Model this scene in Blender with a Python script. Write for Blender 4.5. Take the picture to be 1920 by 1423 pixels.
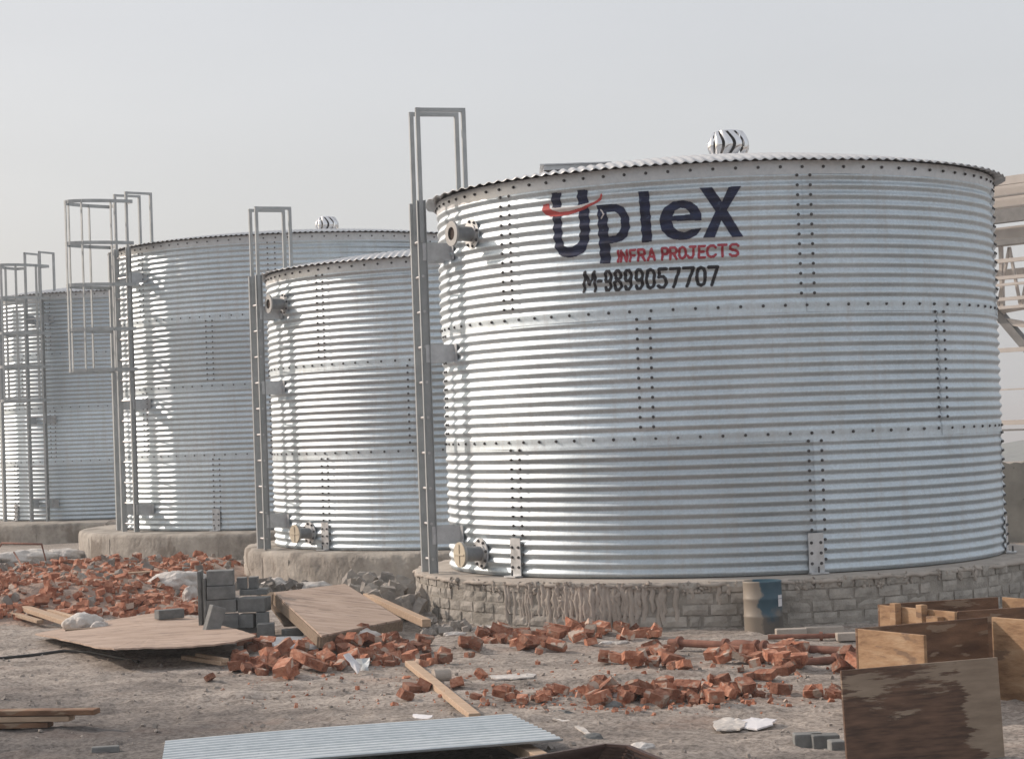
import bpy, bmesh, math, random
import numpy as np
from mathutils import Vector, Matrix, Euler
R=math.radians
random.seed(7); rng=np.random.default_rng(7)
S=bpy.context.scene; COL=S.collection
for o in list(bpy.data.objects): bpy.data.objects.remove(o)

# ------------------------------------------------------------------ camera
CAMZ=1.57; F=3897.1; PITCH=0.0242; ROLL=-0.0354
fw=Vector((0,math.cos(PITCH),math.sin(PITCH))); up0=Vector((0,-math.sin(PITCH),math.cos(PITCH))); rt0=Vector((1,0,0))
rt=math.cos(ROLL)*rt0+math.sin(ROLL)*up0; up=-math.sin(ROLL)*rt0+math.cos(ROLL)*up0
cd=bpy.data.cameras.new('camera'); co=bpy.data.objects.new('camera',cd); COL.objects.link(co)
cd.sensor_fit='HORIZONTAL'; cd.sensor_width=36; cd.lens=36*F/1920; cd.clip_end=6000; cd.clip_start=.1
co.matrix_world=Matrix(((rt.x,up.x,-fw.x,0),(rt.y,up.y,-fw.y,0),(rt.z,up.z,-fw.z,CAMZ),(0,0,0,1)))
S.camera=co

# ------------------------------------------------------------------ world + sun
SUN_AZ=-115.0   # degrees from the direction facing the camera (-Y), negative towards -X
SUN_EL=28.0
sd=Vector((math.sin(R(SUN_AZ))*math.cos(R(SUN_EL)),-math.cos(R(SUN_AZ))*math.cos(R(SUN_EL)),math.sin(R(SUN_EL))))
w=bpy.data.worlds.new('World'); S.world=w; w.use_nodes=True
nt=w.node_tree; nt.nodes.clear()
out=nt.nodes.new('ShaderNodeOutputWorld'); bg=nt.nodes.new('ShaderNodeBackground')
sky=nt.nodes.new('ShaderNodeTexSky'); sky.sky_type='NISHITA'; sky.sun_disc=False
sky.sun_elevation=R(SUN_EL); sky.sun_rotation=math.atan2(sd.x,sd.y)
sky.air_density=1.0; sky.dust_density=6.0; sky.ozone_density=1.0; sky.altitude=200
mixn=nt.nodes.new('ShaderNodeMixRGB'); mixn.inputs[0].default_value=.58
mixn.inputs[2].default_value=(9.65,9.65,9.8,1)      # thick even haze veil over the sky
nt.links.new(sky.outputs[0],mixn.inputs[1]); tcw=nt.nodes.new('ShaderNodeTexCoord'); nw=nt.nodes.new('ShaderNodeTexNoise'); nw.inputs['Scale'].default_value=2.2; nw.inputs['Detail'].default_value=4
mpw=nt.nodes.new('ShaderNodeMapping'); mpw.inputs['Scale'].default_value=(1,1,4); nt.links.new(tcw.outputs['Generated'],mpw.inputs[0]); nt.links.new(mpw.outputs[0],nw.inputs['Vector'])
mrw=nt.nodes.new('ShaderNodeMapRange'); mrw.inputs['From Min'].default_value=.3; mrw.inputs['From Max'].default_value=.7; mrw.inputs['To Min'].default_value=.955; mrw.inputs['To Max'].default_value=1.03
nt.links.new(nw.outputs['Fac'],mrw.inputs[0]); vmw=nt.nodes.new('ShaderNodeVectorMath'); vmw.operation='SCALE'
nt.links.new(mixn.outputs[0],vmw.inputs[0]); nt.links.new(mrw.outputs[0],vmw.inputs['Scale']); nt.links.new(vmw.outputs[0],bg.inputs[0])
bg.inputs[1].default_value=.10
nt.links.new(bg.outputs[0],out.inputs[0])
sl=bpy.data.lights.new('sun','SUN'); sl.energy=2.9; sl.angle=R(1.2); sl.color=(1,.85,.73)
so=bpy.data.objects.new('sun',sl); COL.objects.link(so); so.rotation_euler=sd.to_track_quat('Z','Y').to_euler()
S.view_settings.view_transform='Standard'; S.view_settings.look='None'; S.view_settings.exposure=0; S.view_settings.gamma=1

# ------------------------------------------------------------------ helpers
def ray(px,py): return fw+rt*((px-960)/F)+up*((711.5-py)/F)
def gz(y): return -0.0085*max(0,y-17)
def G(px,py,z=0.0):
    d=ray(px,py); t=(z-CAMZ)/d.z; return Vector((d.x*t,d.y*t,z))
def GG(px,py,h=0.0):
    z=h
    for _ in range(4): p=G(px,py,z); z=gz(p.y)+h
    return p
def atY(px,py,Y):
    d=ray(px,py); t=Y/d.y; return Vector((d.x*t,Y,CAMZ+d.z*t))
class MB:
    def __init__(s): s.v=[]; s.f=[]
    def add(s,vs,fs):
        n=len(s.v); s.v+= [tuple(v) for v in vs]; s.f+=[tuple(i+n for i in f) for f in fs]; return s
    def box(s,c,size,M=None,tp=None):
        x,y,z=[a/2 for a in size]
        vs=[Vector((i*x,j*y,k*z)) for k in(-1,1) for j in(-1,1) for i in(-1,1)]
        if M is not None: vs=[M@v for v in vs]
        vs=[v+Vector(c) for v in vs]
        return s.add(vs,[(0,2,3,1),(4,5,7,6),(0,1,5,4),(2,6,7,3),(0,4,6,2),(1,3,7,5)])
    def beam(s,a,b,w,h,upv=Vector((0,0,1))):
        a=Vector(a);b=Vector(b); d=(b-a); L=d.length; d.normalize()
        sx=d.cross(upv)
        if sx.length<1e-3: sx=d.cross(Vector((1,0,0)))
        sx.normalize(); u=sx.cross(d)
        M=Matrix((d,sx,u)).transposed()
        return s.box((a+b)/2,(L,w,h),M)
    def tube(s,pts,r,n=8,cap=True,closed=False):
        pts=[Vector(p) for p in pts]; k=len(pts); vs=[]
        for i,p in enumerate(pts):
            if closed: d=pts[(i+1)%k]-pts[i-1]
            else: d=pts[min(i+1,k-1)]-pts[max(i-1,0)]
            d.normalize(); q=Vector((0,0,1)) if abs(d.z)<.9 else Vector((1,0,0))
            a=d.cross(q).normalized(); b=a.cross(d)
            rr=r[i] if isinstance(r,(list,tuple)) else r
            for j in range(n):
                t=2*math.pi*j/n; vs.append(p+(a*math.cos(t)+b*math.sin(t))*rr)
        fs=[]
        for i in range(k if closed else k-1):
            i2=(i+1)%k
            for j in range(n): fs.append((i*n+j,i*n+(j+1)%n,i2*n+(j+1)%n,i2*n+j))
        if cap and not closed: fs+= [tuple(range(n)),tuple(range((k-1)*n,k*n))[::-1]]
        return s.add(vs,fs)
    def lathe(s,prof,n=32,c=(0,0,0),cap=False):
        vs=[(c[0]+r*math.cos(2*math.pi*j/n),c[1]+r*math.sin(2*math.pi*j/n),c[2]+z) for r,z in prof for j in range(n)]
        fs=[(i*n+j,i*n+(j+1)%n,(i+1)*n+(j+1)%n,(i+1)*n+j) for i in range(len(prof)-1) for j in range(n)]
        if cap: fs+=[tuple(range(n))[::-1],tuple(range((len(prof)-1)*n,len(prof)*n))]
        return s.add(vs,fs)
    def build(s,name,mat,parent=None,smooth=False,fix=False):
        me=bpy.data.meshes.new(name); me.from_pydata(s.v,[],s.f)
        if fix:
            bm=bmesh.new(); bm.from_mesh(me); bmesh.ops.recalc_face_normals(bm,faces=bm.faces); bm.to_mesh(me); bm.free()
        me.materials.append(mat)
        if smooth: me.polygons.foreach_set('use_smooth',[True]*len(me.polygons))
        o=bpy.data.objects.new(name,me); COL.objects.link(o)
        if parent is not None: o.parent=parent
        return o
def tag(o,label=None,cat=None,group=None,kind=None):
    if label: o['label']=label
    if cat: o['category']=cat
    if group: o['group']=group
    if kind: o['kind']=kind
    return o
def empty(name,loc=(0,0,0),rz=0):
    o=bpy.data.objects.new(name,None); COL.objects.link(o); o.location=loc; o.rotation_euler=(0,0,rz); o.empty_display_size=.2; return o
def bevel(o,wd,seg=2):
    m=o.modifiers.new('b','BEVEL'); m.width=wd; m.segments=seg; m.limit_method='ANGLE'; m.angle_limit=R(35); return o

# ------------------------------------------------------------------ materials
def mat(name,ramp,scale=8,detail=8,rough=.8,metal=0,bump=.3,bscale=60,bdist=.01,objrand=0,stretch=None,rough2=None,spots=None,coord='Object'):
    m=bpy.data.materials.new(name); m.use_nodes=True; n=m.node_tree; N=n.nodes; L=n.links
    b=N['Principled BSDF']; tc=N.new('ShaderNodeTexCoord'); src=tc.outputs[coord]
    if objrand:
        oi=N.new('ShaderNodeObjectInfo'); ad=N.new('ShaderNodeVectorMath'); ad.operation='ADD'
        mu=N.new('ShaderNodeMath'); mu.operation='MULTIPLY'; mu.inputs[1].default_value=37
        L.new(oi.outputs['Random'],mu.inputs[0]); L.new(src,ad.inputs[0]); L.new(mu.outputs[0],ad.inputs[1]); src=ad.outputs[0]
    if stretch:
        mp=N.new('ShaderNodeMapping'); mp.inputs['Scale'].default_value=stretch; L.new(src,mp.inputs[0]); src=mp.outputs[0]
    no=N.new('ShaderNodeTexNoise'); no.inputs['Scale'].default_value=scale; no.inputs['Detail'].default_value=detail; no.inputs['Roughness'].default_value=.6
    L.new(src,no.inputs['Vector'])
    cr=N.new('ShaderNodeValToRGB'); L.new(no.outputs['Fac'],cr.inputs[0])
    el=cr.color_ramp.elements
    for i,(p,c) in enumerate(ramp):
        e=el[i] if i<2 else el.new(p)
        e.position=p; e.color=(*c,1)
    colo=cr.outputs[0]
    if spots:
        sc,th,c=spots
        n3=N.new('ShaderNodeTexNoise'); n3.inputs['Scale'].default_value=sc; n3.inputs['Detail'].default_value=5; L.new(src,n3.inputs['Vector'])
        r3=N.new('ShaderNodeValToRGB'); r3.color_ramp.elements[0].position=th; r3.color_ramp.elements[1].position=th+.05; L.new(n3.outputs['Fac'],r3.inputs[0])
        mx=N.new('ShaderNodeMixRGB'); L.new(r3.outputs[0],mx.inputs[0]); L.new(colo,mx.inputs[1]); mx.inputs[2].default_value=(*c,1); colo=mx.outputs[0]
    if objrand:
        hs=N.new('ShaderNodeHueSaturation'); mr=N.new('ShaderNodeMapRange')
        mr.inputs['To Min'].default_value=1-objrand; mr.inputs['To Max'].default_value=1+objrand
        L.new(oi.outputs['Random'],mr.inputs[0]); L.new(mr.outputs[0],hs.inputs['Value']); L.new(colo,hs.inputs['Color']); colo=hs.outputs[0]
    L.new(colo,b.inputs['Base Color'])
    b.inputs['Metallic'].default_value=metal; b.inputs['Roughness'].default_value=rough
    if rough2 is not None:
        mr=N.new('ShaderNodeMapRange'); mr.inputs['From Min'].default_value=.3; mr.inputs['From Max'].default_value=.7
        mr.inputs['To Min'].default_value=rough; mr.inputs['To Max'].default_value=rough2
        L.new(no.outputs['Fac'],mr.inputs[0]); L.new(mr.outputs[0],b.inputs['Roughness'])
    if bump:
        n2=N.new('ShaderNodeTexNoise'); n2.inputs['Scale'].default_value=bscale; n2.inputs['Detail'].default_value=6
        L.new(src,n2.inputs['Vector'])
        bp=N.new('ShaderNodeBump'); bp.inputs['Strength'].default_value=bump; bp.inputs['Distance'].default_value=bdist
        L.new(n2.outputs['Fac'],bp.inputs['Height']); L.new(bp.outputs[0],b.inputs['Normal'])
    return m
M={}
def galv():
    m=mat('galvanised_sheet',[(.25,(.55,.62,.665)),(.75,(.69,.755,.80))],scale=2.2,rough=.51,rough2=.62,metal=1,bump=.05,bscale=7,bdist=.012)
    n=m.node_tree;N=n.nodes;L=n.links;b=N['Principled BSDF']; src=b.inputs['Base Color'].links[0].from_socket
    at=N.new('ShaderNodeAttribute'); at.attribute_name='sheet'; mr=N.new('ShaderNodeMapRange'); mr.inputs['To Min'].default_value=.80; mr.inputs['To Max'].default_value=1.08; L.new(at.outputs['Fac'],mr.inputs[0])
    tc=N.new('ShaderNodeTexCoord'); vo=N.new('ShaderNodeTexVoronoi'); vo.inputs['Scale'].default_value=70; L.new(tc.outputs['Object'],vo.inputs['Vector'])
    m2=N.new('ShaderNodeMapRange'); m2.inputs['To Min'].default_value=.93; m2.inputs['To Max'].default_value=1.05; sp=N.new('ShaderNodeSeparateXYZ'); L.new(vo.outputs['Color'],sp.inputs[0]); L.new(sp.outputs[0],m2.inputs[0])
    # dust: faint vertical water runs and blotches
    mp=N.new('ShaderNodeMapping'); mp.inputs['Scale'].default_value=(7,7,.8); L.new(tc.outputs['Object'],mp.inputs[0]); d=N.new('ShaderNodeTexNoise'); d.inputs['Scale'].default_value=1.6; d.inputs['Detail'].default_value=9; d.inputs['Roughness'].default_value=.7; L.new(mp.outputs[0],d.inputs[0])
    dr=N.new('ShaderNodeMapRange'); dr.inputs['From Min'].default_value=.50; dr.inputs['From Max'].default_value=.74; dr.inputs['To Max'].default_value=.42; L.new(d.outputs['Fac'],dr.inputs[0])
    k=N.new('ShaderNodeMath'); k.operation='MULTIPLY'; L.new(mr.outputs[0],k.inputs[0]); L.new(m2.outputs[0],k.inputs[1])
    vm=N.new('ShaderNodeVectorMath'); vm.operation='SCALE'; L.new(src,vm.inputs[0]); L.new(k.outputs[0],vm.inputs['Scale'])
    mx=N.new('ShaderNodeMixRGB'); L.new(dr.outputs[0],mx.inputs[0]); L.new(vm.outputs[0],mx.inputs[1]); mx.inputs[2].default_value=(.42,.40,.38,1); L.new(mx.outputs[0],b.inputs['Base Color'])
    mt=N.new('ShaderNodeMapRange'); mt.inputs['From Max'].default_value=.42; mt.inputs['To Min'].default_value=1; mt.inputs['To Max'].default_value=.55; L.new(dr.outputs[0],mt.inputs[0]); L.new(mt.outputs[0],b.inputs['Metallic'])
    return m
M['galv']=galv()
M['galvroof']=mat('roof_sheet',[(.3,(.48,.49,.50)),(.7,(.62,.63,.64))],scale=5,rough=.5,metal=.6,bump=0)
M['band']=mat('galvanised_band',[(.3,(.48,.49,.50)),(.7,(.68,.69,.70))],scale=14,rough=.4,rough2=.6,metal=.9,bump=.1,bscale=40,bdist=.004)
M['ladder']=mat('ladder_steel',[(.3,(.34,.36,.365)),(.7,(.46,.48,.485))],scale=6,rough=.6,metal=.3,bump=.05)
M['rung']=mat('rung_steel',[(.3,(.5,.5,.5)),(.7,(.65,.65,.66))],scale=6,rough=.45,metal=.7,bump=0)
M['bolt']=mat('bolt_steel',[(.3,(.05,.05,.052)),(.7,(.11,.11,.115))],scale=20,rough=.5,metal=.4,bump=0)
M['nozzle']=mat('nozzle_steel',[(.3,(.22,.23,.24)),(.7,(.34,.35,.36))],scale=10,rough=.5,metal=.6,bump=.1)
M['flange']=mat('flange_steel',[(.3,(.36,.36,.355)),(.7,(.46,.46,.45))],scale=10,rough=.6,metal=.2,bump=.1)
M['hole']=mat('dark_bore',[(.3,(.03,.015,.012)),(.7,(.05,.03,.02))],rough=.9,bump=0)
M['cap']=mat('cream_cap',[(.3,(.52,.45,.34)),(.7,(.64,.57,.45))],rough=.5,bump=.05)
M['chrome']=mat('vent_chrome',[(.3,(.75,.75,.76)),(.7,(.85,.85,.86))],rough=.10,metal=1,bump=.1,bscale=8,bdist=.02)
M['navy']=mat('navy_paint',[(.35,(.003,.006,.03)),(.62,(.010,.02,.07))],scale=9,rough=.7,bump=0,spots=(24,.66,(.05,.07,.13)))
M['redp']=mat('red_paint',[(.35,(.30,.02,.04)),(.65,(.42,.05,.07))],scale=12,rough=.45,bump=0)
M['redsw']=mat('red_emblem_paint',[(.35,(.42,.04,.04)),(.65,(.60,.10,.09))],scale=7,rough=.45,bump=0)
M['pale']=mat('pale_paint',[(.35,(.6,.55,.53)),(.65,(.75,.7,.68))],scale=9,rough=.5,bump=0)
M['black']=mat('black_paint',[(.35,(.008,.008,.012)),(.65,(.02,.02,.028))],scale=14,rough=.7,bump=0)
M['conc']=mat('plinth_concrete',[(.34,(.22,.20,.175)),(.5,(.37,.335,.295)),(.66,(.47,.435,.385))],scale=3.2,detail=12,rough=.92,bump=.8,bscale=22,bdist=.02,stretch=(1,1,.8),spots=(1.7,.56,(.22,.19,.16)))
M['conctop']=mat('plinth_top',[(.3,(.34,.30,.26)),(.7,(.48,.43,.38))],scale=6,rough=.95,bump=.5,bscale=50)
M['brickgrey']=mat('grey_brick_masonry',[(.34,(.24,.225,.20)),(.5,(.36,.335,.30)),(.66,(.48,.445,.40))],scale=6,detail=10,rough=.93,bump=.7,bscale=70,bdist=.008)
M['mortar']=mat('mortar',[(.3,(.22,.205,.18)),(.7,(.37,.34,.30))],scale=9,detail=10,rough=.95,bump=.8,bscale=60,bdist=.01)
M['brick']=mat('red_brick',[(.32,(.18,.065,.038)),(.48,(.33,.135,.08)),(.66,(.44,.235,.16))],scale=13,detail=10,rough=.93,bump=.9,bscale=38,bdist=.012,objrand=.42,spots=(8,.58,(.42,.34,.28)))
M['block']=mat('grey_block',[(.3,(.13,.135,.135)),(.7,(.24,.245,.24))],scale=12,rough=.93,bump=.5,bscale=60,bdist=.006,objrand=.15)
M['ply']=mat('plywood_dusty',[(.3,(.33,.24,.185)),(.5,(.42,.315,.25)),(.7,(.50,.39,.32))],scale=3.5,detail=11,rough=.85,bump=.35,bscale=24,stretch=(1,3,1),spots=(5,.60,(.24,.18,.145)))
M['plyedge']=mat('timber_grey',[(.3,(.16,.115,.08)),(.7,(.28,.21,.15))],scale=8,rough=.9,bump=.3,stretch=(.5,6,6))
M['timber']=mat('pale_timber',[(.3,(.36,.25,.17)),(.7,(.52,.39,.28))],scale=7,rough=.85,bump=.3,bscale=30,stretch=(.6,6,6),objrand=.15)
M['orangewood']=mat('formwork_wood',[(.34,(.22,.125,.065)),(.5,(.36,.22,.12)),(.66,(.44,.30,.185))],scale=5,detail=12,rough=.8,bump=.3,bscale=22,stretch=(1,1,3.5),spots=(4.5,.60,(.21,.13,.08)))
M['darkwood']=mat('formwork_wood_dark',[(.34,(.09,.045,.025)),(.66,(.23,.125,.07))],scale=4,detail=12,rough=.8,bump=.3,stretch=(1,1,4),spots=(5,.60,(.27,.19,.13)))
M['rust']=mat('rusty_pipe',[(.3,(.16,.07,.05)),(.7,(.28,.13,.09))],scale=14,rough=.85,bump=.4,bscale=60,bdist=.004)
M['darksteel']=mat('brown_steel',[(.3,(.04,.02,.016)),(.7,(.085,.045,.035))],scale=9,rough=.5,bump=.2)
M['whitesheet']=mat('painted_sheet',[(.3,(.46,.51,.535)),(.7,(.60,.645,.67))],scale=14,rough=.5,bump=.05,spots=(60,.66,(.42,.48,.52)))
M['bag']=mat('white_plastic',[(.3,(.42,.39,.36)),(.7,(.68,.65,.62))],scale=7,rough=.55,bump=.9,bscale=16,bdist=.03,objrand=.1)
M['paper']=mat('white_scrap',[(.3,(.62,.62,.66)),(.7,(.78,.77,.78))],scale=5,rough=.7,bump=.1)
M['stone']=mat('grey_rubble',[(.3,(.16,.15,.14)),(.7,(.32,.29,.26))],scale=7,rough=.95,bump=.5,bscale=40,objrand=.3)
M['pebble']=mat('dusty_pebble',[(.3,(.22,.20,.18)),(.7,(.42,.37,.33))],scale=3,rough=.95,bump=.3)
M['shed']=mat('shed_paint',[(.3,(.46,.42,.385)),(.7,(.56,.515,.475))],scale=2,rough=.6,bump=0)
M['shedgrey']=mat('shed_steel',[(.3,(.13,.13,.13)),(.7,(.22,.215,.21))],scale=5,rough=.6,bump=.1)
M['wall']=mat('old_wall',[(.3,(.20,.19,.165)),(.7,(.34,.32,.28))],scale=3,detail=10,rough=.95,bump=.5,spots=(9,.66,(.10,.09,.08)))
M['cable']=mat('black_cable',[(.3,(.012,.012,.012)),(.7,(.03,.03,.03))],rough=.6,bump=0)
M['rope']=mat('pale_hose',[(.3,(.38,.34,.30)),(.7,(.5,.46,.42))],rough=.8,bump=0)
M['hill']=mat('hill_trees',[(.35,(.05,.075,.045)),(.65,(.10,.13,.08))],scale=.06,detail=8,rough=1,bump=1,bscale=.15,bdist=4)

# ------------------------------------------------------------------ value noise in numpy
def vnoise(x,y,seed):
    xi=np.floor(x).astype(np.int64); yi=np.floor(y).astype(np.int64); xf=x-xi; yf=y-yi
    def h(a,b):
        n=(a*374761393+b*668265263+seed*1442695)&0x7fffffff
        n=((n^(n>>13))*1274126177)&0x7fffffff
        return ((n^(n>>16))&0xffff)/65535.
    u=xf*xf*(3-2*xf); v=yf*yf*(3-2*yf)
    return (h(xi,yi)*(1-u)+h(xi+1,yi)*u)*(1-v)+(h(xi,yi+1)*(1-u)+h(xi+1,yi+1)*u)*v
def bumps(x,y):
    q=y-.16*x+.12*np.sin(x*.9); rut=sum(-.022*np.exp(-((q-c_)/.10)**2)+.010*np.exp(-((np.abs(q-c_)-.19)/.06)**2) for c_ in (11.15,12.75))
    return (rut*(.5+vnoise(x*1.1,y*.5,15))+.030*(vnoise(x*.45,y*3.0,6)-.5)+.012*(vnoise(x*2.2,y*7,8)-.5)+.020*(vnoise(x*1.3,y*1.3,1)-.5)+.018*(vnoise(x*4,y*4,2)-.5)+.020*(vnoise(x*11,y*11,3)-.5)+.014*np.maximum(0,vnoise(x*24,y*24,4)-.55)*2)

# ------------------------------------------------------------------ ground (one sheet to the horizon)
def lines(dense0,dense1,step,far):
    a=list(np.arange(dense0,dense1+1e-6,step)); s=step; v=a[-1]
    while v<far: s*=1.25; v+=s; a.append(v)
    s=step; v=a[0]; pre=[]
    while v>-far: s*=1.25; v-=s; pre.append(v)
    return np.array(pre[::-1]+a)
gx=lines(-5,4.2,.035,2500); gy=lines(8.6,19.5,.04,2500)
GX,GY=np.meshgrid(gx,gy)
slope=-0.0085*np.maximum(0,GY-17); slope=np.maximum(slope,-.45)
dist=np.hypot(GX,GY-20)
drop=-24*np.clip((dist-70)/250,0,1)**1.2
fade=np.clip(1-(dist-25)/30,0,1)
GZ=slope+drop+bumps(GX,GY)*fade
nx,ny=len(gx),len(gy)
me=bpy.data.meshes.new('ground'); vs=np.stack([GX.ravel(),GY.ravel(),GZ.ravel()],1)
ii,jj=np.meshgrid(np.arange(nx-1),np.arange(ny-1)); a=(jj*nx+ii).ravel()
fs=np.stack([a,a+1,a+nx+1,a+nx],1)
me.from_pydata(vs.tolist(),[],fs.tolist()); me.polygons.foreach_set('use_smooth',[True]*len(me.polygons))
def ground_mat():
    m=bpy.data.materials.new('site_ground'); m.use_nodes=True; n=m.node_tree; N=n.nodes; L=n.links
    b=N['Principled BSDF']; b.inputs['Roughness'].default_value=.95
    tc=N.new('ShaderNodeTexCoord'); src=tc.outputs['Object']
    def noise(sc,det=8,ro=.6,st=None):
        q=N.new('ShaderNodeTexNoise'); q.inputs['Scale'].default_value=sc; q.inputs['Detail'].default_value=det; q.inputs['Roughness'].default_value=ro
        if st:
            mp=N.new('ShaderNodeMapping'); mp.inputs['Scale'].default_value=st; L.new(src,mp.inputs[0]); L.new(mp.outputs[0],q.inputs[0])
        else: L.new(src,q.inputs[0])
        return q.outputs['Fac']
    def ramp(f,st):
        r=N.new('ShaderNodeValToRGB'); L.new(f,r.inputs[0]); e=r.color_ramp.elements
        for i,(p,c) in enumerate(st):
            k=e[i] if i<2 else e.new(p)
            k.position=p; k.color=(*c,1)
        return r.outputs[0]
    base=ramp(noise(1.5,12,.75,(.45,1.7,1)),[(.30,(.20,.172,.153)),(.43,(.335,.292,.258)),(.55,(.51,.45,.40)),(.75,(.60,.535,.48))])
    fine=ramp(noise(34,6,.7),[(.38,(.30,.285,.27)),(.58,(1,1,1))])
    mx=N.new('ShaderNodeMixRGB'); mx.blend_type='MULTIPLY'; mx.inputs[0].default_value=.75; L.new(base,mx.inputs[1]); L.new(fine,mx.inputs[2])
    # reddish brick dust patches
    rd=ramp(noise(.9,6,.65,(.5,1.3,1)),[(.56,(0,0,0)),(.68,(1,1,1))])
    m2=N.new('ShaderNodeMixRGB'); L.new(mx.outputs[0],m2.inputs[1]); m2.inputs[2].default_value=(.34,.21,.15,1)
    mm=N.new('ShaderNodeMath'); mm.operation='MULTIPLY'; mm.inputs[1].default_value=.45; L.new(rd,mm.inputs[0]); L.new(mm.outputs[0],m2.inputs[0])
    # darker grey towards the near left, its edge broken by noise
    sx=N.new('ShaderNodeSeparateXYZ'); L.new(src,sx.inputs[0])
    ad=N.new('ShaderNodeMath'); ad.operation='MULTIPLY_ADD'; ad.inputs[1].default_value=.9; L.new(sx.outputs[0],ad.inputs[0]); L.new(sx.outputs[1],ad.inputs[2])
    a2=N.new('ShaderNodeMath'); a2.operation='MULTIPLY_ADD'; a2.inputs[1].default_value=3.2; L.new(noise(.8,6),a2.inputs[0]); L.new(ad.outputs[0],a2.inputs[2])
    mr=N.new('ShaderNodeMapRange'); mr.inputs['From Min'].default_value=11.2; mr.inputs['From Max'].default_value=13.2; mr.inputs['To Min'].default_value=.75; mr.inputs['To Max'].default_value=0
    L.new(a2.outputs[0],mr.inputs[0])
    m3=N.new('ShaderNodeMixRGB'); L.new(mr.outputs[0],m3.inputs[0]); L.new(m2.outputs[0],m3.inputs[1])
    gr=N.new('ShaderNodeMixRGB'); gr.blend_type='MULTIPLY'; gr.inputs[0].default_value=.9; gr.inputs[1].default_value=(.115,.108,.108,1); L.new(fine,gr.inputs[2]); L.new(gr.outputs[0],m3.inputs[2])
    L.new(m3.outputs[0],b.inputs['Base Color'])
    bp=N.new('ShaderNodeBump'); bp.inputs['Strength'].default_value=.8; bp.inputs['Distance'].default_value=.02; L.new(noise(38,8,.75),bp.inputs['Height']); L.new(bp.outputs[0],b.inputs['Normal'])
    return m
M['ground']=ground_mat(); me.materials.append(M['ground'])
go=bpy.data.objects.new('ground',me); COL.objects.link(go); tag(go,kind='structure')
def ground_h(x,y): return float(gz(y)+bumps(np.array([x]),np.array([y]))[0])

# distant hills, below the level of the site
mb=MB(); nxh=160
for row,(Y,h0,amp,sd_) in enumerate([(600,-17,9,5)]):
    xs=np.linspace(-700,900,nxh); top=[h0+CAMZ+amp*.55*vnoise(np.array([x*.012]),np.array([1.]),sd_)[0]*2+2.2*vnoise(np.array([x*.09]),np.array([3.]),9)[0]+1.2*vnoise(np.array([x*.3]),np.array([3.]),11)[0] for x in xs]
    prof=[(-60,-1.3),(-35,-.45),(-12,-.08),(0,0),(25,-.15),(80,-1.3)]
    vs=[]; 
    for j,(dy,k) in enumerate(prof):
        for x,t in zip(xs,top):
            H=t+26; z=-26+H*(1+k) if k>-1 else -32
            z+= (vnoise(np.array([x*.12]),np.array([j*2.]),4)[0]-.5)*3 if -1<k<0 else 0
            vs.append((x,Y+dy,z))
    mb.add(vs,[(j*nxh+i,j*nxh+i+1,(j+1)*nxh+i+1,(j+1)*nxh+i) for j in range(len(prof)-1) for i in range(nxh-1)])
tag(mb.build('hills',M['hill'],smooth=True,fix=True),kind='structure')

# ------------------------------------------------------------------ tanks
PITCHC=.99/13; AMP=.0105
def prof(z,joints,top,bot):
    a=AMP
    for j in joints:
        d=z-j
        if -.058<d<.020: a=min(a,.0012)
        elif d>=.020 and d<.045: a=min(a,AMP*(d-.02)/.025+.0012)
        elif d<=-.058 and d>-.08: a=min(a,AMP*(-d-.058)/.022+.0012)
    return a*math.sin(2*math.pi*(z-bot)/PITCHC-1.2)
BOLT={}
def bolt_mesh(s):
    if s in BOLT: return BOLT[s]
    mb=MB()
    # axis along +X
    vs=[];n=8
    for x,r in((0,s*1.35),(s*.35,s*1.35),(s*.35,s),(s*1.3,s*.9)):
        for j in range(n): vs.append((x,r*math.cos(2*math.pi*j/n),r*math.sin(2*math.pi*j/n)))
    fs=[(i*n+j,(i+1)*n+j,(i+1)*n+(j+1)%n,i*n+(j+1)%n) for i in range(3) for j in range(n)]+[tuple(range(3*n,4*n))[::-1]]
    BOLT[s]=(vs,fs)
    me=bpy.data.meshes.new('bolt'); me.from_pydata(vs,[],fs); me.materials.append(M['bolt']); BOLT[(s,'m')]=me
    return BOLT[s]
def P(tk,ang,r,z):
    a=R(ang); return Vector((tk['c'][0]+r*math.sin(a),tk['c'][1]-r*math.cos(a),z))   # ang 0 faces the camera, + to the right
def ang_of(tk,px,z,r=None):
    # angle on the front of the shell seen at pixel column px at height z
    r=r or tk['R']; best=None
    for i in range(-900,901):
        a=i/10; p=P(tk,a,r,z); d=p-Vector((0,0,CAMZ)); X=960+F*d.dot(rt)/d.dot(fw)
        if best is None or abs(X-px)<best[0]: best=(abs(X-px),a)
    return best[1]
def dentf(a,z,k): return .0012*math.sin(a*.31+k*2+z*3)+.0009*math.sin(a*.83+z*7.3)*math.sin(z*2.1+a*.17)
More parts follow.
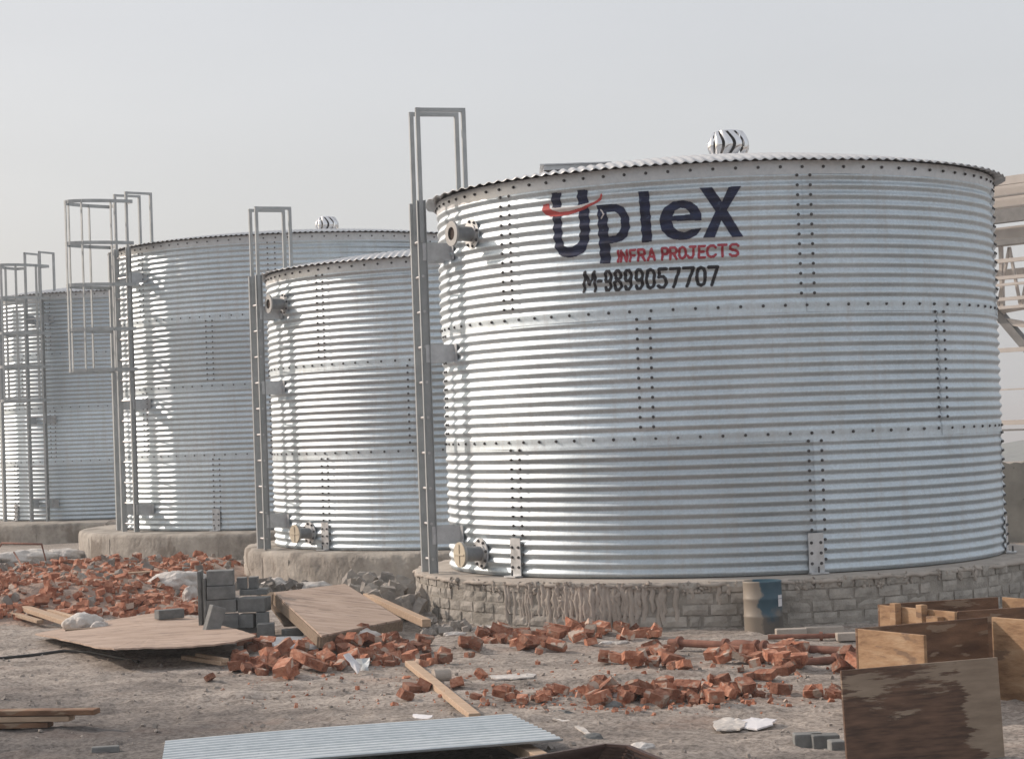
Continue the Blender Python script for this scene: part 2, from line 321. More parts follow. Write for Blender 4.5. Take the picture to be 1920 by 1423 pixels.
def make_tank(tk):
    c=tk['c']; Rr=tk['R']; z0=tk['z']; nr=tk['rings']
    root=empty('water_tank',(c[0],c[1],z0)); tag(root,tk['label'],'tank','corrugated steel water tanks in a row')
    BB=1.085;TT=1.07
    joints=[z0+BB+.99*i for i in range(nr-1)]; top=joints[-1]+TT; tk['top']=top; tk['joints']=joints
    tinv=Matrix.Translation((-c[0],-c[1],-z0))
    def local(mb): mb.v=[(v[0]-c[0],v[1]-c[1],v[2]-z0) for v in mb.v]; return mb
    bolts=[]
    segs=tk.get('seg',8)
    for k in range(nr):
        lo=z0+.004 if k==0 else joints[k-1]-.055
        hi=joints[k]+.03 if k<nr-1 else top+.03
        nz=int((hi-lo)/PITCHC*segs)+1
        zs=np.linspace(lo,hi,nz)
        pr=[prof(z,joints+[top+.02],top,z0) for z in zs]
        off=k*.004
        s0=tk['seams'][k]; step=tk['step']; n=max(1,round(360/step)); step=360/n
        mb=MB()
        for q in range(n):
            a0=s0+q*step; a1=a0+step+1.5; m=22; vs=[]
            for zi,z in enumerate(zs):
                for i in range(m+1):
                    t=i/m; a=a0+(a1-a0)*t; rr=Rr+off+pr[zi]+.0035*(1-t)
                    dent=dentf(a,z,k)
                    vs.append(P(tk,a,rr+dent,z))
            mb.add(vs,[(j*(m+1)+i,j*(m+1)+i+1,(j+1)*(m+1)+i+1,(j+1)*(m+1)+i) for j in range(len(zs)-1) for i in range(m)])
            # two columns of bolts at the seam, one bolt to each corrugation
            zc=lo+.07 if k else z0+.05
            i0=math.ceil((zc-z0)/PITCHC)
            z=z0+i0*PITCHC+.033
            while z<hi-.09:
                for da in (1.0,1.0+.105/Rr*57.3): bolts.append((a0-1.6+da-.4,z,Rr+off+AMP+.001))
                z+=PITCHC
        so_=local(mb).build('shell_ring',M['galv'],root,smooth=True)
        at_=so_.data.attributes.new('sheet','FLOAT','FACE'); per=len(mb.f)//n; rs=random.Random(int(c[0]*10)+k); vv=[]
        for q in range(n): vv+=[rs.random()]*per
        at_.data.foreach_set('value',vv)
        tk.setdefault('off',[]).append(off)
    nb=int(2*math.pi*Rr/.172)
    for j in joints+[top-.0]:
        for i in range(nb): bolts.append((i*360/nb+3,j,Rr+.004*(nr if j==top else joints.index(j)+1)+.001+(.006 if j==top else 0)))
    # eave band: rolled angle below the roof edge
    mb=MB(); n=120
    pf=[(Rr+.004*nr+.002,-.055),(Rr+.004*nr+.006,-.058),(Rr+.004*nr+.006,.045),(Rr+.018,.046),(Rr+.018,.050),(Rr-.02,.050)]
    mb.lathe([(r,top-z0+z) for r,z in pf],n=n)
    mb.build('eave_band',M['band'],root,smooth=False)
    for a in (-58,-8,46):
        m2=MB(); p=P(tk,a,Rr+.004*nr+.009,top); d=P(tk,a,1,0)-P(tk,a,0,0); t=Vector((-d.y,d.x,0))
    # bolts
    bs=tk['bolt']; bm_=bolt_mesh(bs)
    def vis(b):
        p=P(tk,b[0],b[2],b[1]); d=Vector((c[0],c[1],0))-p; 
        return math.cos(R(b[0]+math.degrees(math.atan2(c[0],c[1]))))
    bolts.sort(key=lambda b:-vis(b))
    # keep the facing ones but thin evenly over the kinds: the ones that show largest
    for b in bolts[:100]:
        o=bpy.data.objects.new('bolt',BOLT[(bs,'m')]); COL.objects.link(o); o.parent=root
        p=P(tk,b[0],b[2],b[1]); o.location=(p.x-c[0],p.y-c[1],p.z-z0); o.rotation_euler=(0,0,R(b[0]-90))
    mb=MB()
    for b in bolts[100:]:
        p=P(tk,b[0],b[2],b[1]); Mr=Matrix.Rotation(R(b[0]-90),3,'Z')
        mb.add([Mr@Vector(v)+p for v in bm_[0]],bm_[1])
    tag(local(mb).build('bolt',M['bolt'],root),kind='stuff')
    # low conical roof of sheets corrugated front to back
    mb=MB(); Ro=Rr+.12; hz=tk['roofh']; nr_,na=16,720
    vs=[(0,0,0)];
    ringr=[Ro*(i/nr_) for i in range(1,nr_+1)]
    def rz(x,y):
        r=math.hypot(x,y); return top-z0+.068+hz*(1-(r/Rr)**2)+.0085*math.sin(2*math.pi*x/.0762)+ .010
    for th in (0,-.0035):
        base=len(vs)
    vs=[]; 
    # grid clipped to a circle: strips along y at fine x steps
    stp=.0762/6; nxs=int(Ro/stp); cols=[]
    ny_=10
    for i in range(-nxs,nxs+1):
        x=i*stp; yl=math.sqrt(max(0,Ro*Ro-x*x))
        jit=.012*math.sin(i//40*2.1)+ .02*(((i//44)%2))
        for j in range(2*ny_+1):
            y=-(yl+jit)+(2*yl+jit)*j/(2*ny_)
            vs.append((x,y,rz(x,y)))
    w_=2*ny_+1
    fs=[(i*w_+j,(i+1)*w_+j,(i+1)*w_+j+1,i*w_+j+1) for i in range(2*nxs) for j in range(2*ny_)]
    mb.add(vs,fs); ro=mb.build('roof',M['galvroof'],root,smooth=True)
    sm=ro.modifiers.new('s','SOLIDIFY'); sm.thickness=.004; sm.offset=-1
    # anchor plates at the foot of the bottom seams
    n=round(360/tk['step']); step=360/n
    for q in range(n):
        a=tk['seams'][0]+q*step-.4
        mb=MB()
        hw=.062; rr=Rr+AMP+.012
        d=P(tk,a,1,0)-P(tk,a,0,0); t=Vector((-d.y,d.x,0)); Mx=Matrix((t,d,Vector((0,0,1)))).transposed()
        mb.box(P(tk,a,rr,z0+.16),(2*hw,.006,.31),Mx); mb.box(P(tk,a,rr+.035,z0+.008),(2*hw+.02,.08,.012),Mx)
        pl=local(mb).build('anchor_plate',M['band'],root)
        for zz in (.08,.16,.24):
            for ss in(-1,1):
                mb=MB(); p=P(tk,a,rr+.003,z0+zz)+t*ss*.038; Mr=Matrix.Rotation(R(a-90),3,'Z'); mb.add([Mr@Vector(v)+p for v in bm_[0]],bm_[1])
                local(mb).build('bolt',M['bolt'],pl)
        mb=MB(); p=P(tk,a,rr+.045,z0+.03); mb.tube([p-Vector((0,0,.02)),p+Vector((0,0,.03))],.008,6)
        local(mb).build('anchor_stud',M['bolt'],pl)
    # roof vent
    if tk.get('vent'): 
        vx,vy,s=tk['vent']; rzv=rz(vx,vy)
        vb=MB(); vb.lathe([(.12*s,0),(.12*s,.06*s),(.135*s,.065*s)],24,(vx,vy,rzv-.01)); 
        base=vb.build('turbine_vent',M['chrome'],root,smooth=True)
        n=11; zb=rzv+.045*s
        for i in range(n):
            b=MB(); vs=[]; m=10
            for j in range(m+1):
                t=j/m; z=zb+t*.25*s; rr=(.115+.062*math.sin(math.pi*(t*.9+.05)))*s
                tw=2*math.pi*i/n+.5*math.sin(math.pi*t)*.9
                for e,(da,dr) in enumerate(((0,0),(.16,.012*s),(.30,.012*s),(.40,-.004*s))):
                    vs.append((vx+(rr+dr)*math.cos(tw+da),vy+(rr+dr)*math.sin(tw+da),z))
            b.add(vs,[(j*4+e,j*4+e+1,(j+1)*4+e+1,(j+1)*4+e) for j in range(m) for e in range(3)])
            b.build('vane',M['chrome'],base,smooth=True)
        b=MB(); b.lathe([(.001,.268*s),(.06*s,.266*s),(.125*s,.252*s),(.13*s,.245*s)],24,(vx,vy,zb)); b.build('vent_cap',M['chrome'],base,smooth=True)
        b=MB(); b.lathe([(.085*s,0),(.085*s,.24*s)],16,(vx,vy,zb)); b.build('vent_core',M['bolt'],base,smooth=True)
    if tk.get('hatch'):
        a,r=tk['hatch']; p=P(tk,a,r,0); lx,ly=p.x-c[0],p.y-c[1]
        b=MB(); b.box((lx,ly,rz(lx,ly)+.025),(.6,.6,.010)); b.box((lx,ly,rz(lx,ly)+.0),(.54,.54,.04)); b.build('roof_hatch',M['band'],root)
    # pipe nozzles with flanges
    for (a,z,kind,s) in tk.get('nozzles',[]):
        d=P(tk,a,1,0)-P(tk,a,0,0)
        p0=P(tk,a,Rr-.01,z); p1=P(tk,a,Rr+.19*s,z)
        b=MB(); b.tube([p0,p1],.062*s,24); 
        nz=local(b).build('pipe_nozzle',M['nozzle'],root,smooth=False)
        b=MB(); q=P(tk,a,Rr+.008,z); b.tube([q,q+d*.012],.125*s,20); b.tube([q+d*.012,q+d*.02],.085*s,20)
        local(b).build('backing_plate',M['band'],nz)
        for i in range(8):
            b=MB(); an=2*math.pi*i/8+.2; t=Vector((-d.y,d.x,0)); o_=t*math.cos(an)*.105*s+Vector((0,0,1))*math.sin(an)*.105*s
            Mr=Matrix.Rotation(R(a-90),3,'Z'); b.add([Mr@(Vector(v)*1.1)+q+o_+d*.012 for v in bm_[0]],bm_[1])
            local(b).build('bolt',M['bolt'],nz)
        # flange ring with open bore
        b=MB(); t=Vector((-d.y,d.x,0)); n=28; vs=[]
        for (rr,dx) in ((.055*s,.018),(.105*s,.018),(.105*s,0),(.055*s,-.001),(.050*s,.0)):
            for i in range(n):
                an=2*math.pi*i/n; vs.append(p1+d*dx+(t*math.cos(an)+Vector((0,0,1))*math.sin(an))*rr)
        b.add(vs,[(k*n+i,k*n+(i+1)%n,(k+1)*n+(i+1)%n,(k+1)*n+i) for k in range(3) for i in range(n)])
        local(b).build('flange',M['flange'],nz,fix=True)
        b=MB(); 
        if kind=='open': b.tube([p1+d*.002,p1+d*.004],.055*s,24); local(b).build('bore',M['hole'],nz)
        else:
            b.tube([p1+d*.02,p1+d*.026],.104*s,28); 
            t=Vector((-d.y,d.x,0)); Mx=Matrix((t,d,Vector((0,0,1)))).transposed()
            b.box(p1+d*.030,(.17*s,.006,.012),Mx); b.box(p1+d*.030,(.012,.007,.17*s),Mx)
            local(b).build('flange_cover',M['cap'],nz)
    return root
def make_ladder(tk,root,ang,rl,width,cage=False,rung0=None,ext=.92,pz=None):
    """side rails standing off the shell, rungs, brackets, grab loops, optional cage"""
    c=tk['c']; z0=tk['z']; top=tk['top']
    d=P(tk,ang,1,0)-P(tk,ang,0,0); t=Vector((-d.y,d.x,0)); ctr=P(tk,ang,rl,z0)
    def local(mb): mb.v=[(v[0]-c[0],v[1]-c[1],v[2]-z0) for v in mb.v]; return mb
    Mx=Matrix((t,d,Vector((0,0,1)))).transposed()
    mb=MB(); Z=Vector((0,0,1)); toph=top+.02
    for s in(-1,1):
        p=ctr+t*s*width/2
        # channel: web and two flanges
        mb.box(p+Z*((toph-z0)/2),(.006,.075,toph-z0),Mx)
        for e in(-1,1): mb.box(p+Z*((toph-z0)/2)+d*e*.0365+t*s*.018,(.034,.004,toph-z0),Mx)
    lad=local(mb).build('ladder',M['ladder'],root)
    z=z0+.12
    while z<toph-.05:
        b=MB(); b.tube([ctr+t*-width/2*1.08+Z*(z-z0),ctr+t*width/2*1.08+Z*(z-z0)],.013,8); local(b).build('rung',M['rung'],lad); z+=.3
    for s in(-1,1):
        b=MB(); p=ctr+t*s*width/2+Vector((0,0,toph-z0-.35)); a=p+Z*(.35+ext); q=a-d*.40; e=Vector((q.x,q.y,toph+.0))
        wv=.036
        b.beam(p,a,wv,wv,d); b.beam(a-Z*wv/2+d*wv/2,q-Z*wv/2-d*wv/2,wv-.003,wv-.003); b.beam(q-Z*wv*.9,e,wv,wv,d)
        local(b).build('handrail',M['ladder'],lad)
    for zz in [z0+.32,z0+1.86,top-.42]:
        for s in(-1,1):
            b=MB(); p=ctr+t*s*(width/2+.01); L=rl-tk['R']
            b.box(p-d*(L/2)+Z*(zz-z0),(.006,L,.15),Mx); b.box(p-d*(L-.006)+t*s*.05+Z*(zz-z0),(.10,.006,.15),Mx)
            local(b).build('bracket',M['band'],lad)
    if cage:
        dep,hw=.88,.38
        def U(z):
            pts=[ctr-t*width/2+Z*(z-z0)]
            for i in range(0,17):
                an=math.pi*i/16; pts.append(ctr+Z*(z-z0)+d*(dep*math.sin(an))-t*hw*math.cos(an))
            pts.append(ctr+t*width/2+Z*(z-z0)); return pts
        zs=cage
        for z in zs:
            mb=MB(); pts=U(z)
            for p,q in zip(pts[:-1],pts[1:]): mb.beam(p,q,.006,.05)
            local(mb).build('cage_hoop',M['ladder'],lad)
        for i in (3,6,9,12,15):
            b=MB(); p=U(zs[0])[i]; b.beam((p.x,p.y,zs[0]-.02),(p.x,p.y,zs[-1]+.02),.045,.012,d); local(b).build('cage_strip',M['ladder'],lad)
    return lad

TK={
 1:dict(c=(1.829,18.45),R=2.428,z=.38,rings=3,roofh=.25,bolt=.0095,step=60,label='nearest corrugated steel tank with blue painted lettering and a phone number on its side'),
 2:dict(c=(-.2304,25.2125),R=2.6833,z=.297,rings=3,roofh=.25,bolt=.0095,step=60,label='unlettered short corrugated steel tank between the lettered tank and the taller tank'),
 3:dict(c=(-3.0986,32.46),R=2.9846,z=.279,rings=4,roofh=.22,bolt=.009,step=45,seg=6,label='tall corrugated steel tank with caged ladder on a smooth round concrete plinth'),
 4:dict(c=(-7.56,40.6),R=2.48,z=.20,rings=4,roofh=.22,bolt=.009,step=60,seg=6,label='farthest corrugated steel tank at the left edge with its ladder cage cut by the frame'),
}
t1=TK[1]; t1['seams']=[ang_of(t1,970,1.0),ang_of(t1,1208,2.0),ang_of(t1,950,3.2)]
t1['step']=62
t2=TK[2]; t2['seams']=[ang_of(t2,612,.9),ang_of(t2,775,1.9),ang_of(t2,603,2.9)]
t3=TK[3]; t3['seams']=[ang_of(t3,408,.8),ang_of(t3,275,1.9),ang_of(t3,395,2.8),ang_of(t3,268,3.8)]
t4=TK[4]; t4['seams']=[ang_of(t4,32,.8),ang_of(t4,100,1.8),ang_of(t4,40,2.8),ang_of(t4,90,3.8)]
t1['vent']=(.17,0,.98); t3['vent']=(.29,0,.98); t1['hatch']=(-58,1.45)
def zpix(tk,px,py,r):
    a=ang_of(tk,px,2.0,r); y=P(tk,a,r,0).y; 
    return a,atY(px,py,y).z
def noz(tk,px,py): 
    a,z=zpix(tk,px,py,tk['R']+.2*1.0); return a,z
a,z=noz(t1,857,438); a2,z2=noz(t1,853,1040)
t1['nozzles']=[(a,z,'open',1.0),(a2,z2,'cap',1.0),(108,3.31,'open',.95)]
a,z=noz(t2,510,570); a2,z2=noz(t2,546,1001)
t2['nozzles']=[(a,z,'open',1.0),(a2,z2,'cap',1.0)]
roots={k:make_tank(TK[k]) for k in TK}
def ladder_at(k,near_px,base_py,rl,width,**kw):
    tk=TK[k]; p=G(near_px,base_py,tk['z']); c=tk['c']; ang=math.degrees(math.atan2(p.x-c[0],-(p.y-c[1])))
    # near rail is on the + side of t when t points towards camera side
    da=math.degrees((width/2)/rl)
    return ang,da
# tank 1 and 2: near rail given, ladder centre further round to the back
make_ladder(t1,roots[1],-72.1-2.7,2.68,.25,ext=.79)
make_ladder(t2,roots[2],-64.9-2.6,2.93,.26,ext=.79)
cz3=[atY(150,697,30.5).z,atY(150,622,30.5).z,atY(150,540,30.5).z,atY(150,463,30.5).z,atY(150,386,30.5).z]
make_ladder(t3,roots[3],-52.6,3.23,.36,cage=cz3,ext=.82)
cz4=[atY(40,752,38.2).z,atY(40,690,38.2).z,atY(40,628,38.2).z,atY(40,563,38.2).z,atY(40,503,38.2).z]
make_ladder(t4,roots[4],-26.2,2.69,.34,cage=cz4,ext=.80)
for k,ang,r in ((3,-66.4,3.165),(4,-49.5,2.66)):
    tk=TK[k]; c=tk['c']; d=P(tk,ang,1,0)-P(tk,ang,0,0); t=Vector((-d.y,d.x,0)); Mx=Matrix((t,d,Vector((0,0,1)))).transposed()
    mb=MB(); h=tk['top']-tk['z']; p=P(tk,ang,r,tk['z']+h/2); mb.box(p,(.07,.006,h),Mx); mb.box(p-d*.03+t*.033,(.005,.055,h),Mx); mb.box(p-d*.03-t*.033,(.005,.055,h),Mx)
    mb.v=[(v[0]-c[0],v[1]-c[1],v[2]-tk['z']) for v in mb.v]; mb.build('steel_upright',M['ladder'],roots[k])

# painted lettering on the nearest tank ------------------------------------
def cyl(px,py):
    """photo pixel -> (arc length, height) on the mean cylinder of tank 1"""
    d=ray(px,py); cx,cy=t1['c']; Rc=t1['R']+.012
    A=d.x**2+d.y**2; B=-2*(d.x*cx+d.y*cy); C_=cx*cx+cy*cy-Rc*Rc
    t=(-B-math.sqrt(B*B-4*A*C_))/(2*A); x,y=d.x*t,d.y*t
    return math.atan2(x-cx,-(y-cy))*Rc, CAMZ+d.z*t
def c7(x,y): return cyl(960+x*.26042,300+y*.26042)
def inpoly(X,Y,poly):
    ins=np.zeros(X.shape,bool); n=len(poly)
    for i in range(n):
        x1,y1=poly[i]; x2,y2=poly[(i+1)%n]
        if y1==y2: continue
        cnd=((y1>Y)!=(y2>Y))&(X<(x2-x1)*(Y-y1)/(y2-y1)+x1); ins^=cnd
    return ins
def smooth(poly,k=4):
    # Catmull-Rom through the points
    out=[]; n=len(poly)
    for i in range(n):
        p0,p1,p2,p3=[np.array(poly[(i+j-1)%n],float) for j in range(4)]
        for s in range(k):
            t=s/k; out.append(tuple(.5*((2*p1)+(-p0+p2)*t+(2*p0-5*p1+4*p2-p3)*t*t+(-p0+3*p1-3*p2+p3)*t**3)))
    return out
CS=.0035
U0,Z1=c7(200,180); U1,Z0=c7(1690,980)
U0-=.05;U1+=.05; Z0=min(Z0,c7(500,980)[1])-.05; Z1=max(Z1,c7(1650,170)[1])+.05
us=np.arange(U0,U1,CS); zs=np.arange(Z0,Z1,CS); UU,ZZ=np.meshgrid((us[:-1]+us[1:])/2,(zs[:-1]+zs[1:])/2)
def paint(mask,name,m,lift,label=None):
    ring=2; Rr=t1['R']; s0=t1['seams'][2]; n=round(360/t1['step']); step=360/n; c=t1['c']; z0=t1['z']
    idx=np.argwhere(mask); vid={}; vs=[]; fs=[]
    pc={}
    def V(i,j):
        if (i,j) in vid: return vid[(i,j)]
        u,z=us[j],zs[i]; a=math.degrees(u/(Rr+.012)); q=(a-s0)%step; tt=q/(step+1.5)
        if i not in pc: pc[i]=prof(z,t1['joints']+[t1['top']+.02],t1['top'],z0)
        r=Rr+.008+pc[i]+.0035*(1-tt)+dentf(a,z,2)+lift
        p=P(t1,a,r,z); vid[(i,j)]=len(vs); vs.append((p.x-c[0],p.y-c[1],p.z-z0)); return vid[(i,j)]
    for i,j in idx: fs.append((V(i,j),V(i,j+1),V(i+1,j+1),V(i+1,j)))
    mb=MB(); mb.v=vs; mb.f=fs; o=mb.build(name,m,roots[1],smooth=True)
    if label: o['label']=label
    return o
def pm(poly): return inpoly(UU,ZZ,[c7(*p) for p in poly])
def strokes(segs,wd):
    """distance to poly-lines given in crop pixels"""
    mk=np.zeros(UU.shape,bool)
    for pl in segs:
        q=[c7(*p) for p in pl]
        for (x1,y1),(x2,y2) in zip(q[:-1],q[1:]):
            dx,dy=x2-x1,y2-y1; L2=dx*dx+dy*dy+1e-12
            t=np.clip(((UU-x1)*dx+(ZZ-y1)*dy)/L2,0,1); mk|=np.hypot(UU-x1-t*dx,ZZ-y1-t*dy)<wd/2
    return mk
Upoly=[(282,240),(288,320),(295,400),(299,490),(303,570),(312,630),(335,678),(370,698),(410,705),(465,697),(515,668),(545,615),(558,540),(558,440),(550,330),(540,215),(467,220),(472,310),(482,410),(488,500),(487,565),(472,605),(440,627),(405,632),(375,618),(362,580),(359,500),(358,410),(354,320),(350,236)]
ppo=[(612,328),(700,320),(755,320),(800,340),(830,380),(846,430),(848,490),(832,545),(795,582),(750,598),(705,603),(711,745),(636,748),(628,620),(618,480)]
pho=[(683,375),(740,372),(768,390),(783,430),(785,470),(775,518),(745,546),(697,552)]
eo=[(1366,436),(1362,385),(1335,335),(1290,303),(1225,292),(1155,303),(1098,342),(1066,400),(1063,460),(1080,512),(1120,553),(1165,573),(1215,579),(1275,572),(1328,542),(1365,492),(1285,504),(1240,522),(1195,512),(1162,480),(1150,442)]
eh=[(1155,404),(1172,368),(1212,347),(1250,351),(1275,375),(1282,392)]
xo=[(1350,202),(1440,197),(1512,300),(1560,195),(1650,190),(1548,360),(1665,553),(1585,557),(1508,435),(1460,560),(1375,563),(1465,370)]
lo=[(910,230),(985,226),(1010,590),(938,597)]
sw=[(220,325),(262,315),(270,345),(296,364),(335,376),(400,372),(500,345),(590,301),(632,272),(645,240),(655,255),(637,290),(600,318),(520,357),(420,392),(340,406),(280,409),(238,396),(222,362)]
swp=[(268,338),(285,348),(345,346),(450,336),(560,306),(622,277),(590,301),(500,345),(400,372),(335,376),(296,364)]
msw=pm(sw); mswp=pm(swp)&~msw
big=(pm(Upoly)|(pm(ppo)&~pm(pho))|pm(lo)|(pm(eo)&~pm(eh))|pm(xo))
chev=strokes([[(635,358),(665,392),(640,420)]],.010)
big&=~(msw|mswp|chev)
paint(big,'painted_company_name',M['navy'],.0022,'navy blue brush painted word')
paint(msw,'painted_emblem',M['redsw'],.0022,'red swoosh across the first letter')
paint(mswp|chev,'painted_highlight',M['pale'],.0022,'pale highlight above the red swoosh')
GL={'I':[[(.5,0),(.5,1)]],'N':[[(0,0),(0,1),(1,0),(1,1)]],'F':[[(0,0),(0,1),(1,1)],[(0,.52),(.8,.52)]],
'R':[[(0,0),(0,1),(.7,1),(.95,.88),(.95,.64),(.7,.5),(0,.5)],[(.45,.5),(1,0)]],'A':[[(0,0),(.5,1),(1,0)],[(.2,.33),(.8,.33)]],
'P':[[(0,0),(0,1),(.7,1),(.98,.88),(.98,.6),(.7,.47),(0,.47)]],
'O':[[(.5,0),(.15,.1),(0,.35),(0,.65),(.15,.9),(.5,1),(.85,.9),(1,.65),(1,.35),(.85,.1),(.5,0)]],
'J':[[(.3,1),(1,1)],[(.72,1),(.72,.25),(.55,.02),(.2,.02),(0,.22)]],'E':[[(1,1),(0,1),(0,0),(1,0)],[(0,.52),(.8,.52)]],
'C':[[(1,.82),(.8,.97),(.45,1),(.12,.85),(0,.5),(.12,.15),(.45,0),(.8,.03),(1,.2)]],'T':[[(0,1),(1,1)],[(.5,1),(.5,0)]],
'S':[[(.98,.85),(.75,1),(.3,1),(.05,.85),(.05,.65),(.3,.53),(.7,.47),(.95,.33),(.95,.14),(.7,0),(.25,0),(.02,.15)]],
'M':[[(0,0),(.08,1),(.5,.35),(.92,1),(1,0)]],'-':[[(0,.5),(1,.5)]],
'9':[[(.95,.62),(.7,.45),(.3,.45),(.05,.6),(.05,.85),(.3,1),(.7,1),(.95,.85),(.95,.2),(.7,0),(.3,0),(.05,.15)]],
'8':[[(.5,.53),(.15,.65),(.1,.85),(.35,1),(.65,1),(.9,.85),(.85,.65),(.5,.53),(.1,.38),(.03,.18),(.3,0),(.7,0),(.97,.18),(.9,.38),(.5,.53)]],
'0':[[(.5,0),(.15,.08),(0,.3),(0,.7),(.15,.92),(.5,1),(.85,.92),(1,.7),(1,.3),(.85,.08),(.5,0)]],
'5':[[(1,1),(.15,1),(.08,.58),(.6,.6),(.92,.45),(.95,.2),(.7,0),(.3,0),(.0,.1)]],
'7':[[(0,1),(1,1),(.35,0)]]}
def line(txt,boxes,base,topf):
    sg=[]
    for ch,(x0,x1) in zip(txt,boxes):
        for pl in GL[ch]:
            sg.append([(x0+(x1-x0)*u, base(x0+(x1-x0)*u)+(topf(x0+(x1-x0)*u)-base(x0+(x1-x0)*u))*v) for u,v in pl])
    return sg
b1=lambda x:734-(x-760)*.0514; tp1=lambda x:656-(x-760)*.0575
m1=strokes(line('INFRAPROJECTS',[(755,777),(786,828),(852,888),(910,958),(980,1030),(1082,1122),(1140,1186),(1203,1250),(1265,1322),(1346,1388),(1404,1466),(1486,1544),(1568,1630)],b1,tp1),.0205)
paint(m1,'painted_subtitle',M['redp'],.0022,'smaller red painted capitals')
b2=lambda x:948-(x-512)*.053; tp2=lambda x:810-(x-512)*.041
m2=strokes(line('M-9899057707',[(520,600),(620,644),(670,712),(736,788),(812,858),(890,940),(970,1024),(1052,1112),(1142,1206),(1236,1306),(1332,1390),(1416,1480)],b2,tp2),.0262)
paint(m2,'painted_phone_number',M['black'],.0022,'black painted phone number')

# ------------------------------------------------------------------ plinths
def brick_plinth():
    c=t1['c']; z1=t1['z']-.003; Rp=2.748
    root=empty('tank_plinth',(c[0],c[1],0)); tag(root,'grey brick round plinth with mortar runs under the lettered tank','plinth')
    mb=MB(); mb.lathe([(Rp-.02,-.2)]+[(Rp-.014+.004*math.sin(i*2),-.05+i*.06) for i in range(7)]+[(Rp-.02,z1-.02)],180); mb.build('mortar_core',M['mortar'],root)
    # slab top with ragged edge
    mb=MB(); n=360; vs=[]
    rg=random.Random(3); jit=[rg.uniform(-.008,.014)+.01*math.sin(i*.7) for i in range(n)]; zj=[rg.uniform(-.012,.004) for i in range(n)]
    for k,(r,z) in enumerate([(2.0,z1),(2.5,z1),(Rp-.05,z1-.001),(Rp-.01,z1-.006),(Rp+.004,z1-.03),(Rp-.02,z1-.036)]):
        for i in range(n):
            rr=r+(jit[i] if k>=3 else 0); zz=z+(zj[i] if k>=3 else (.002*math.sin(i*3.1)-.002 if k==2 else 0)); a=2*math.pi*i/n; vs.append((rr*math.cos(a),rr*math.sin(a),zz))
    mb.add(vs,[(k*n+i,k*n+(i+1)%n,(k+1)*n+(i+1)%n,(k+1)*n+i) for k in range(5) for i in range(n)])
    mb.build('plinth_top',M['conctop'],root,smooth=True,fix=True)
    mb=MB(); rg=random.Random(5)
    h=.086; zc=-.05
    for row in range(5):
        hh=h-.012; a=rg.uniform(0,.1); 
        while a<2*math.pi:
            L=rg.choice([.215,.215,.11,.21,.17])*rg.uniform(.94,1.05); da=L/Rp
            am=a+da/2; ro=Rp+rg.uniform(-.008,.004)
            # a brick as a small curved box of 3x2 front cells, edges rounded by jitter
            vs=[]; nn=4
            for zi in range(3):
                for q in range(nn+1):
                    aa=a+.004+(da-.008)*q/nn; z=zc+hh*zi/2
                    edge=(zi in(0,2)) or q in(0,nn)
                    r=ro-(.007 if edge else 0)+rg.uniform(-.003,.003)
                    vs.append((r*math.cos(aa),r*math.sin(aa),z+rg.uniform(-.004,.004)))
            base=len(vs)
            for zi in (0,2):
                for q in range(nn+1):
                    aa=a+.004+(da-.008)*q/nn; vs.append(((Rp-.03)*math.cos(aa),(Rp-.03)*math.sin(aa),zc+hh*zi/2))
            W=nn+1; fs=[(z_*W+q,z_*W+q+1,(z_+1)*W+q+1,(z_+1)*W+q) for z_ in range(2) for q in range(nn)]
            fs+=[(base+q,base+q+1,q+1,q) for q in range(nn)]+[(2*W+q,2*W+q+1,base+W+q+1,base+W+q) for q in range(nn)]
            fs+=[(0,W,2*W,base+W,base),(nn,base+nn,base+W+nn,2*W+nn,W+nn)]
            if rg.random()<.93: mb.add(vs,fs)
            a+=da
        zc+=h
    mb.build('brick_courses',M['brickgrey'],root)
    # cement runs poured over the edge on the left front
    mb=MB(); rg=random.Random(8)
    for i in range(260):
        a=R(rg.gauss(-30,7.5)) if i<160 else R(rg.uniform(-62,40)); L=rg.uniform(.05,.33) if i<160 else rg.uniform(.02,.09); ztop=z1-rg.uniform(.0,.05); 
        if i%3==0 and i<160: ztop-=rg.uniform(0,.1)
        r0=Rp-.014+rg.uniform(-.006,.006); wd=rg.uniform(.014,.030); pts=[];rr=[]
        for k in range(7):
            f=k/6; aa=a+.003*math.sin(k*1.7+i); z=max(.0,ztop-L*f); pts.append((r0*math.sin(aa),-r0*math.cos(aa),z)); rr.append(wd*(.5+.6*math.sin(math.pi*min(1,f+.15))+ (0.5 if k==5 else 0))*.8)
        mb.tube(pts,rr,6)
    tag(mb.build('cement_drips',M['conctop'],root,smooth=True),kind='stuff')
brick_plinth()
